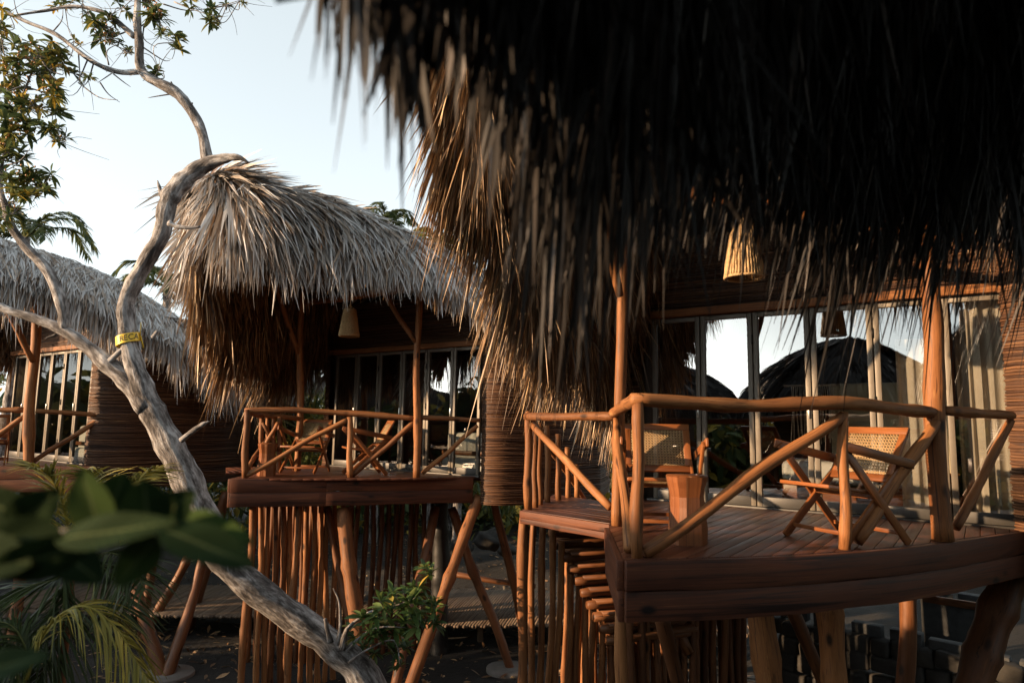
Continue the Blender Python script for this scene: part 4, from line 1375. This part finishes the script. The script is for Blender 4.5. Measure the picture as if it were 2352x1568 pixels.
    for i_, c in enumerate(pc_):
        near = sorted(pc_, key=lambda o: (o - c).length)[1:4]
        for o in near[:2]:
            m_ = lerp(c, o, .5) + Vector((rs.gauss(0, .04), rs.gauss(0, .1), rs.gauss(0, .04)))
            tw2.tube(smooth_path([c, m_, o], 4), np.linspace(.005, .003, 9), 4)
        for _ in range(3):
            e_ = c + Vector((rs.gauss(0, .16), rs.gauss(0, .2), rs.gauss(-.02, .14)))
            tw2.tube(smooth_path([c, lerp(c, e_, .5) + Vector((rs.gauss(0, .025), 0, rs.gauss(0, .025))), e_], 3), np.linspace(.0035, .0015, 7), 4)
    tag(tw2.build('twigs', BARK, T, smooth=True), kind='stuff')
    f = fol.build('foliage', LEAF, T)
    tag(ber.build('berries', BERRY, T), kind='stuff')
    bs = MB()
    for x, y, r in ((985, 1320, 26), (962, 1345, 26), (975, 1300, 14), (900, 1368, 26), (940, 1385, 30), (880, 1398, 24), (832, 1418, 26), (810, 1440, 22), (868, 1428, 30), (930, 1428, 32), (960, 1440, 28), (988, 1400, 24), (1000, 1390, 20), (838, 1482, 24), (930, 1488, 24), (905, 1445, 28), (918, 1530, 18), (850, 1460, 20), (955, 1365, 22), (815, 1465, 18), (860, 1500, 16), (1000, 1430, 18), (948, 1410, 26), (890, 1480, 18)):
        rr = 1.35 * r * 6.6 / 1568
        c0 = P(x, y, 6.6 + rs.uniform(-.25, .25))
        rosette(bs, c0, rr * 1.15, rs.randint(10, 15), .3, tint=(0, 1))
        rosette(bs, c0 + Vector((rs.gauss(0, .5), rs.gauss(0, .5), rs.gauss(0, .5))) * rr, rr, 9, .3, tint=(0, .8))
    bs.build('sprout_leaves', BUSHL, T)
    return T

def leaf_set(mb, p, d, L, lw=.28, tint=None, nseg=4, droop=.25, fold=.12):
    """pointed leaves with a midrib fold"""
    N = len(p)
    s = np.linspace(0, 1, nseg + 1)
    prof = np.interp(s, [0, .15, .5, .8, 1], [.12, .55, 1, .65, .03])
    d = d / np.linalg.norm(d, axis=1, keepdims=True)
    up = np.tile(np.array([0, 0, 1.0]), (N, 1)) + rng.normal(0, .3, (N, 3))
    side = np.cross(d, up); side /= np.linalg.norm(side, axis=1, keepdims=True) + 1e-6
    nn = np.cross(side, d)
    pos = p[:, None] + d[:, None] * (L[:, None, None] * s[None, :, None])
    pos[:, :, 2] -= droop * L[:, None] * s[None] ** 2
    hw = (L * lw * .5)[:, None] * prof[None]
    lift = nn[:, None] * (hw * fold * 3)[:, :, None]
    V = np.stack([pos - side[:, None] * hw[:, :, None] + lift, pos, pos + side[:, None] * hw[:, :, None] + lift], 2).reshape(-1, 3)
    st = (nseg + 1) * 3
    b = ((np.arange(N) * st)[:, None, None] + (np.arange(nseg) * 3)[None, :, None] + np.arange(2)[None, None]).ravel()
    F = np.stack([b, b + 1, b + 4, b + 3], 1)
    lo, hi = tint or (0, 1)
    rn = lo + (hi - lo) * rng.random(N)
    mb.add(V, F, V, np.repeat(rn, st))
TREE = tree()

# yellow tape round the trunk, with its printed letters
def tape():
    a, b = P(291, 742, 6.3), P(295, 790, 6.3)
    ctr = P(294, 779, 6.3)
    ax = (P(291, 740, 6.3) - P(297, 812, 6.3)).normalized()
    t = thing('caution_tape', ctr, 'yellow printed tape tied round the grey tree trunk', 'tape')
    toc = (Vector((0, 0, CAMZ)) - ctr); toc = (toc - ax * toc.dot(ax)).normalized()
    sx = ax.cross(toc).normalized() * -1
    if sx.x < 0: sx = -sx
    r, hgt = .102, .082
    def cyl(u, v, rr):
        an = u / r
        return ctr + (toc * math.cos(an) + sx * math.sin(an)) * rr + ax * (v + .12 * u)
    mb = MB(); n = 40
    V = [tuple(cyl((i / n - .5) * 2 * math.pi * r * .999, v - (0 if True else 0), r)) for i in range(n + 1) for v in (-hgt / 2, hgt / 2)]
    # keep the band closed: level out the tilt on the far side
    mb.add(V, np.array([(2 * i, 2 * i + 2, 2 * i + 3, 2 * i + 1) for i in range(n)]))
    mb.build('band', TAPE, t)
    e = MB()
    o = cyl(.13, -.0, r + .004)
    e.bar(o, o + Vector((.045, -.01, -.11)), .04, .003, (.6, -.6, 0)); e.bar(o + Vector((.002, -.006, .0)), o + Vector((-.004, 0, .13)), .018, .003, (.6, -.6, 0))
    e.build('loose_end', TAPE, t)
    cu = bpy.data.curves.new('letters', 'FONT')
    cu.body, cu.size, cu.align_x, cu.align_y = 'RECA', .074, 'CENTER', 'CENTER'
    to = bpy.data.objects.new('letters', cu); COL.objects.link(to)
    dg = bpy.context.evaluated_depsgraph_get(); dg.update()
    me = bpy.data.meshes.new_from_object(to.evaluated_get(dg))
    bpy.data.objects.remove(to)
    bm = bmesh.new(); bm.from_mesh(me)
    bmesh.ops.subdivide_edges(bm, edges=[x for x in bm.edges if x.calc_length() > .008], cuts=3)
    bmesh.ops.triangulate(bm, faces=bm.faces)
    V = [tuple(cyl((v.co.x * .95 + .01), v.co.y, r + .0025)) for v in bm.verts]
    F = np.array([[v.index for v in f.verts] for f in bm.faces])
    lm_ = MB(); lm_.add(V, F); lm_.build('print', TEXT, t)
tape()

# ------------------------------------------------------------------ palms and plants
def frond(parent, pts, ll, npair, m, wd=.02, droop=.35, ang=.75, rr=.012, name='frond', tint=(0, 1), up=Vector((0, 0, 1))):
    p = smooth_path(pts, max(3, int(npair / (len(pts) - 1))))
    mb = MB()
    mb.tube(p, np.linspace(rr, rr * .25, len(p)), 5, 0, rnd=.7)
    A = arr(p)
    N = npair
    t = np.linspace(.12, 1, N)
    x = t * (len(p) - 1)
    i = np.clip(x.astype(int), 0, len(p) - 2)
    q = A[i] + (A[i + 1] - A[i]) * (x - i)[:, None]
    dd = A[np.clip(i + 1, 0, len(p) - 1)] - A[np.clip(i - 1, 0, len(p) - 1)]
    dd /= np.linalg.norm(dd, axis=1, keepdims=True)
    sd_ = np.cross(dd, np.tile(np.array(up), (N, 1))); sd_ /= np.linalg.norm(sd_, axis=1, keepdims=True) + 1e-6
    for s in (-1, 1):
        d = dd * math.cos(ang) + sd_ * s * math.sin(ang) + rng.normal(0, .08, (N, 3)) + np.array([0, 0, .1])
        L = ll * np.interp(t, [.1, .3, .7, 1], [.6, 1, .85, .35]) * rng.uniform(.85, 1.1, N)
        lo, hi = tint
        blades(mb, q, d, L, np.full(N, wd), np.tile(np.array([0, 0, 1.0]), (N, 1)), rng.uniform(.5, 1.4, N) * droop, lo + (hi - lo) * rng.random(N), seg=4)
    return mb.build(name, m, parent)

py = thing('young_palm', P(150, 1660, 5.2) * Vector((1, 1, 0)) if False else (P(150, 1660, 5.2).x, 5.2, -.3), 'young palm with yellow green fronds at the lower left, behind the blurred leaves', 'palm')
c = P(165, 1290, 5.2)
log('trunk', py, (P(150, 1660, 5.2).x, 5.2, -.3), c + Vector((0, 0, -.05)), .05, .03, LOGD)
for pts, ll, tn, m in (([(165, 1290), (150, 1180), (120, 1100), (75, 1068)], .42, (.2, 1), YPALM), ([(168, 1290), (190, 1180), (215, 1110), (200, 1078)], .4, (.3, 1), YPALM), ([(170, 1290), (230, 1190), (300, 1110), (362, 1072)], .42, (.3, 1), YPALM), ([(170, 1290), (250, 1220), (320, 1190), (390, 1195)], .4, (0, .6), PALML), ([(165, 1300), (130, 1330), (60, 1350), (-40, 1420)], .5, (0, .6), PALML), ([(168, 1300), (110, 1260), (20, 1230), (-80, 1260)], .5, (0, .5), PALML), ([(170, 1300), (230, 1300), (270, 1350), (290, 1430)], .42, (0, .8), PALML), ([(172, 1300), (240, 1270), (300, 1290), (330, 1350)], .42, (0, .5), PALML), ([(160, 1310), (120, 1400), (60, 1480), (-10, 1560)], .5, (0, .4), PALML), ([(160, 1310), (150, 1400), (120, 1500), (70, 1590)], .5, (0, .4), PALML)):
    frond(py, [P(a, b, 5.2 - .12 * i) for i, (a, b) in enumerate(pts)], ll * 1.0, 44, m, .017, .4, tint=tn)
pl2 = thing('young_palm', (P(60, 1700, 4.6).x, 4.6, -.3), 'low palm with one long arching frond drooping towards the bottom edge', 'palm')
for pts, tn, ll in (([(60, 1560), (110, 1440), (190, 1392), (265, 1440), (320, 1530), (370, 1610)], (.3, 1), .42), ([(50, 1580), (20, 1500), (-40, 1480), (-120, 1530)], (0, .7), .4), ([(55, 1580), (60, 1500), (30, 1440), (-30, 1420)], (0, .5), .4)):
    frond(pl2, [P(a, b, 4.6) for a, b in pts], ll, 56, YPALM if tn[0] > 0 else PALML, .015, .75, tint=tn)
log('trunk', pl2, (P(60, 1700, 4.6).x, 4.6, -.3), P(58, 1570, 4.6), .05, .03, LOGD)

def palm(x, y, d, size, label, nf=12, m=PALML, seedv=1, tint=(0, .8), rs=None, lean=(0, 0)):
    rs = random.Random(seedv)
    c = P(x, y, d)
    t = thing('palm_tree', (c.x + lean[0], c.y + lean[1], -.2), label, 'palm', 'palms behind the huts')
    log('trunk', t, (c.x + lean[0], c.y + lean[1], -.2), c, .14, .1, BARK)
    for i in range(nf):
        a = 2 * math.pi * i / nf + rs.uniform(-.2, .2)
        e = rs.uniform(.1, 1.2)
        h = Vector((math.cos(a), math.sin(a), 0))
        L = size * rs.uniform(.8, 1.1)
        pts = [c, c + h * L * .35 * math.cos(e) + Vector((0, 0, L * .35 * math.sin(e))), c + h * L * .72 * math.cos(e * .7) + Vector((0, 0, L * .45 * math.sin(e))), c + h * L * (.75 + .2 * math.cos(e)) + Vector((0, 0, L * (.3 * math.sin(e) - .25)))]
        frond(t, pts, size * .28, 40, m, .05, .55, tint=tint, rr=.03)
gpalm = 'palms behind the huts'
palm(885, 512, 22, 1.3, 'small palm poking above the ridge of the middle roof', 11, seedv=2)
palm(1005, 565, 20, 1.15, 'yellow green palm above the roof valley beside the right fringe', 10, YPALM, 3, (0, .6))
palm(1065, 590, 21, 1.0, 'low palm top half hidden by the orange fringe', 9, YPALM, 8, (0, .6))
palm(385, 660, 17.5, 1.5, 'palm showing between the tree trunk and the middle roof', 12, seedv=4)
palm(60, 545, 16.5, 1.7, 'palm whose long frond arches over the left roof', 9, seedv=5)

def strap_plant(c, h, n, m, label, seedv, name='strap_plant', group='leafy plants behind the decks', wd=.05, tint=(0, 1)):
    mb = MB()
    rs = np.random.default_rng(seedv)
    a = rs.random(n) * 6.28
    e = rs.uniform(.7, 1.45, n)
    d = np.stack([np.cos(a) * np.cos(e), np.sin(a) * np.cos(e), np.sin(e)], 1)
    p = np.tile(np.array(tuple(c)), (n, 1)) + rs.normal(0, .18 * h, (n, 3)) * np.array([1, 1, .4])
    blades(mb, p, d, h * rs.uniform(.6, 1.1, n), wd * rs.uniform(.6, 1.3, n), np.tile(np.array([0, 0, 1.0]), (n, 1)), rs.uniform(.2, .8, n), tint[0] + (tint[1] - tint[0]) * rs.random(n), seg=5)
    return tag(mb.build(name, m), label, 'plant', group)
k = 0
for x, y, d, h, n, m, lab in ((575, 1000, 16.2, 1.7, 90, PALML, 'dark strap-leaved plant behind the left end of the middle railing'), (615, 985, 16.6, 1.9, 110, YPALM, 'yellowish strap-leaved plant left of the middle deck post'), (655, 1000, 16.8, 1.9, 110, PALML, 'green strap-leaved plant directly behind the tall left post'), (705, 985, 16.4, 2.0, 120, PALML, 'arching strap-leaved plant right of the tall left post'), (742, 1000, 16.0, 1.8, 100, YPALM, 'strap-leaved plant against the left wall end of the middle hut'), (640, 1100, 15.6, 1.8, 90, YPALM, 'low strap-leaved plant seen under the chair of the middle deck'), (1150, 1180, 19, 1.5, 80, PALML, 'dark plant behind the raking legs of the middle hut')):
    k += 1
    c = P(x, y, d)
    strap_plant(c, h, n, m, lab, 60 + k)
    mb = MB()
def canopy_tree(x, y, d, r, label, seedv, n=1600):
    rs = np.random.default_rng(seedv)
    c = P(x, y, d)
    t = thing('broad_tree', (c.x, c.y, -.2), label, 'tree', 'dark trees behind the huts')
    log('trunk', t, (c.x, c.y, -.2), c, .14, .08, BARK)
    mb = MB()
    v = rs.normal(0, 1, (n, 3)); v /= np.linalg.norm(v, axis=1, keepdims=True)
    q = np.array(tuple(c)) + v * (r * rs.random(n) ** .4 * (1 + .25 * np.sin(v[:, 0] * 5 + seedv) * np.sin(v[:, 2] * 6)))[:, None] * np.array([1, 1, .75])
    leaf_set(mb, q, rs.normal(0, 1, (n, 3)) - np.array([0, 0, .3]), r * .16 * rs.uniform(.6, 1.2, n), .35)
    mb.build('crown', LEAF, t)
for i, (x, y, d, r, lab) in enumerate(((600, 1010, 21, 2.2, 'dark leafy tree in the gap left of the middle post'), (720, 1000, 22, 2.2, 'dark leafy tree in the gap right of the middle post'), (480, 930, 23, 2.4, 'dark leafy tree between the left and middle roofs'), (1120, 1130, 27, 2.4, 'dark leafy tree beyond the sand behind the middle stilts'), (1300, 1090, 26, 2.6, 'dark leafy tree behind the landing of the nearest hut'), (900, 1150, 28, 2.8, 'dark leafy tree behind the pole screen of the middle hut'), (1050, 690, 24, 1.6, 'leafy tree peeping between the middle roof and the orange fringe'))):
    canopy_tree(x, y, d, r, lab, 90 + i)
hedge = MB()
rs = np.random.default_rng(4)
n = 26000
a = rs.random(n)
k_ = a < .62
hx = np.where(k_, -26 + 66 * a, 15 + rs.normal(0, 1.2, n)); hy = np.where(k_, 25 + rs.normal(0, 1.4, n) - .012 * hx ** 2, 24 - (a - .62) * 62)  # unseen arm on the right is added to block sky light from the rear
hz = np.where(hx < 1, 5.6, 8.2) * (.8 + .12 * np.sin(hx * 1.7) + .1 * np.sin(hy * 1.3 + hx * .6))
q = np.stack([hx, hy, -.1 + hz * rs.random(n) ** .8], 1)
leaf_set(hedge, q, rs.normal(0, 1, (n, 3)), rs.uniform(.3, .6, n), .4)
tag(hedge.build('far_foliage', LEAF), 'dark mass of foliage behind the huts, its unseen right arm added to block sky light', kind='stuff')

hill = MB()
hv, hf, na = [], [], 90
for i in range(na + 1):
    th_ = R(130 + 225 * i / na)
    for r_, z_ in ((27.5, -.6), (29, 2.6), (32, 5.6 + .6 * math.sin(i * .5) + .4 * math.sin(i * 1.7)), (60, 5.5), (70, -.6)):
        hv.append((r_ * math.cos(th_), r_ * math.sin(th_), z_))
for i in range(na):
    for k in range(4):
        hf.append((i * 5 + k, i * 5 + k + 1, i * 5 + k + 6, i * 5 + k + 5))
hill.add(hv, np.array(hf))
tag(hill.build('hillside', SOIL, smooth=True), kind='structure')
ring = MB()
rs = np.random.default_rng(8)
n = 16000
th = rs.uniform(R(133), R(352), n)
rad = 27 + rs.normal(0, 1.2, n)
q = np.stack([rad * np.cos(th), rad * np.sin(th), rs.random(n) ** .8 * (4.6 + 1.0 * np.sin(th * 13) + .8 * np.sin(th * 29 + 1))], 1)
leaf_set(ring, q, rs.normal(0, 1, (n, 3)), rs.uniform(.5, 1.1, n), .5)
tag(ring.build('far_foliage', LEAF), 'dark belt of trees across the clearing, mirrored in the glass doors', kind='stuff')

lit = MB()
rs = np.random.default_rng(77)
n = 5000
lx = rs.uniform(-9, 6, n); ly = rs.uniform(6.5, 24, n)
lz = -.16 + .03 * np.sin(lx * .9 + 1) * np.sin(ly * .7) + .015 * np.sin(lx * 2.3 + ly * 1.7) + .01 * np.sin(lx * 4.1 - ly * 3.3) + np.where(ly > 17, np.minimum((ly - 17) * .05, .6), 0) + .02
d_ = rs.normal(0, 1, (n, 3)) * np.array([1, 1, .25])
leaf_set(lit, np.stack([lx, ly, lz], 1), d_, rs.uniform(.05, .2, n), .3, droop=0)
tag(lit.build('leaf_litter', THATCHB), 'dry leaves scattered on the dark soil under the huts', kind='stuff')

# low variegated plants on the ground
for i, (x, y, lab) in enumerate(((1025, 1545, 'low variegated plant by the bottom edge, left of the front leg of the middle hut'), (1100, 1490, 'taller variegated plant below the footing of the middle hut'), (1080, 1540, 'variegated plant at the bottom edge between its two neighbours'), (1160, 1545, 'variegated plant at the bottom edge beside the near pole screen'))):
    c = P(x, y, 9.3); c.z = -.15
    mb = MB(); nn_ = 26
    rs = np.random.default_rng(200 + i)
    a = rs.random(nn_) * 6.28; e = rs.uniform(.3, 1.3, nn_)
    d = np.stack([np.cos(a) * np.cos(e), np.sin(a) * np.cos(e), np.sin(e)], 1)
    h = .3 + .12 * (i == 1)
    p = np.tile(np.array(tuple(c)), (nn_, 1)) + d * (h * rs.uniform(.4, 1.3, nn_))[:, None]
    leaf_set(mb, p, d * .6 + rs.normal(0, .4, (nn_, 3)), np.full(nn_, .22), .4)
    stm = MB()
    for j in range(nn_):
        mb.tube([tuple(c), tuple(p[j])], .004, 4)
    tag(mb.build('ground_plant', BUSHL), lab, 'plant', 'low plants on the ground')

# foreground branch of broad leaves, close to the lens
nb = thing('leafy_branch', P(-200, 1330, .85), 'blurred branch of broad dark green leaves at the lower left, closest to the camera', 'branch')
mb = MB()
mb.tube(smooth_path([P(-400, 1420, .95), P(-100, 1300, .9), P(120, 1225, .88), P(300, 1215, .86), P(420, 1235, .85)], 5), np.linspace(.006, .003, 21), 6)
mb.build('stem', BARK, nb, smooth=True)
def broad(pts, d, wfrac, rnd, bend=.1, tilt=0.0):
    (x0, y0), (x1, y1) = pts
    A, B = P(x0, y0, d), P(x1, y1, d - .02)
    ax = B - A; L = ax.length; ax.normalize()
    toc = (Vector((0, 0, CAMZ)) - lerp(A, B, .5)).normalized()
    sd_ = ax.cross(toc).normalized(); nn_ = sd_.cross(ax).normalized()
    sd_, nn_ = sd_ * math.cos(tilt) + nn_ * math.sin(tilt), nn_ * math.cos(tilt) - sd_ * math.sin(tilt)
    mb = MB(); V, F, T = [], [], []
    ns, nw = 14, 8
    for i in range(ns + 1):
        f = i / ns
        hw = L * wfrac * .5 * (math.sin(math.pi * min(1, f ** .8 * .97 + .02)) ** .75 + .01)
        for j in range(nw + 1):
            q = j / nw * 2 - 1
            V.append(tuple(A + ax * (L * f) + sd_ * (hw * q) + nn_ * (L * (-bend * f * f + .06 * abs(q) * wfrac + .012 * math.sin(f * 9 + q * 3)))))
            T.append((q, f * 3, rnd))
    for i in range(ns):
        for j in range(nw):
            b = i * (nw + 1) + j
            F.append((b, b + 1, b + nw + 2, b + nw + 1))
    mb.add(V, np.array(F), T, rnd)
    mb.build('leaf', NEARL, nb, smooth=True)
for pts, d, wf, rn, bd, tl in ((((120, 1215), (-120, 1120)), .9, .4, .2, .1, .3), (((235, 1230), (180, 1080)), .86, .62, .9, .1, .5), (((225, 1235), (285, 1090)), .9, .75, .55, .1, 0), (((340, 1215), (330, 1100)), .85, .9, .5, .05, .2), (((330, 1225), (440, 1130)), .86, .6, .45, .1, 0), (((130, 1240), (390, 1190)), .83, .30, .2, .1, .5), (((370, 1215), (582, 1285)), .82, .42, .25, .12, .5), (((380, 1200), (575, 1240)), .87, .42, .95, .1, .2), (((360, 1235), (265, 1345)), .85, .68, .75, .05, 0), (((150, 1240), (-80, 1230)), .86, .5, .15, .1, .2), (((200, 1250), (-60, 1330)), .84, .42, .3, .1, .4), (((90, 1230), (230, 1330)), .88, .55, .1, .1, .2), (((20, 1220), (130, 1130)), .9, .6, .3, .1, 0), (((-80, 1550), (100, 1500)), .8, .34, .35, .1, .5), (((-100, 1270), (60, 1290)), .84, .6, .15, .1, .1)):
    broad(pts, d, wf, rn, bd, tl)

# ------------------------------------------------------------------ lower right: block wall, trough
def block_wall():
    t = thing('block_wall', P(2050, 1500, 9.4), 'dim low wall of rough stone topped with concrete blocks under the nearest deck', 'wall')
    rs = random.Random(9)
    A, B = P(1800, 1560, 10.4), P(2420, 1560, 8.3)
    A.z = B.z = 0
    d = (B - A).normalized(); n = Vector((d.y, -d.x, 0)); L = (B - A).length
    bl = MB(); s = 0
    while s < L:
        bl.box(A + d * (s + .2) + Vector((0, 0, 1.22 + rs.uniform(-.015, .015) - .06 * s)), .37, .17, .2, d, n)
        s += .43 + rs.uniform(0, .08)
    bl.build('block', BLOCK, t, bevel=.012)
    sn = MB()
    for row in range(6):
        s = -.2 * (row % 2)
        while s < L:
            w_, h_ = rs.uniform(.2, .38), .24
            sn.box(A + d * (s + w_ / 2) + n * (.06 + rs.uniform(0, .06)) + Vector((0, 0, -.12 + row * .225 + rs.uniform(-.02, .02))), w_, .26, h_ * rs.uniform(.8, 1), d + Vector((0, 0, rs.uniform(-.15, .15))), None, n if False else (0, 0, 1))
            s += w_ + .015
    sn.build('stonework', STONE, t, bevel=.035)
block_wall()
tr = thing('mixing_trough', P(2215, 1420, 9.9), 'grey slab with a brown timber rail leaning beyond the block wall', 'slab')
A, B = P(2120, 1372, 10.2), P(2300, 1400, 9.6)
mb = MB(); mb.box(lerp(A, B, .5) + Vector((0, .06, -.4)), (B - A).length, .06, .8, B - A, None, (0, 0, 1)); mb.build('slab', BLOCK, tr, bevel=.01)
mb = MB(); mb.bar(A, B, .1, .05, (0, 0, 1)); mb.build('timber_rail', LOGD, tr, bevel=.005)
for i, (x, lab) in enumerate(((2160, 'grey concrete block set on the far ledge, left of its twin'), (2235, 'grey concrete block set on the far ledge, right of its twin'))):
    mb = MB(); mb.box(P(x, 1373 + i * 7, 10.6), .36, .18, .2, B - A, None, (0, 0, 1))
    tag(mb.build('concrete_block', BLOCK, bevel=.01), lab, 'block', 'loose blocks on the ledge')
ww = MB()
lw_ = deck_mb([(P(1740, 1480, 9).x, 8.2), (P(1830, 1480, 9).x + .6, 8.0), (P(1830, 1480, 9).x + .4, 10.4), (P(1740, 1480, 9).x, 10.6)], .25, (1, -.25), .12).build('path', WALK)
tag(lw_, kind='structure')
# stones and sticks on the sand behind the middle hut
rs = random.Random(12)
for i, (x, y, d, s, lab) in enumerate(((1060, 1255, 18.5, .3, 'brown rock on the sand, leftmost behind the raking legs'), (1128, 1240, 18.9, .4, 'largest brown rock on the sand between the raking legs'), (1165, 1262, 18.2, .25, 'small rock on the sand beside the near pole screen'))):
    bm = bmesh.new(); bmesh.ops.create_icosphere(bm, subdivisions=3, radius=s)
    for v in bm.verts:
        v.co *= 1 + .25 * math.sin(v.co.x * 9 + i) * math.sin(v.co.y * 8) + .1 * math.sin(v.co.z * 17 + v.co.x * 13)
        v.co.z *= .7
    c = P(x, y, d)
    mb = MB(); mb.add([tuple(v.co + c) for v in bm.verts], np.array([[v.index for v in f.verts] for f in bm.faces]))
    tag(mb.build('rock', STONE, smooth=True), lab, 'rock', 'rocks on the sand')
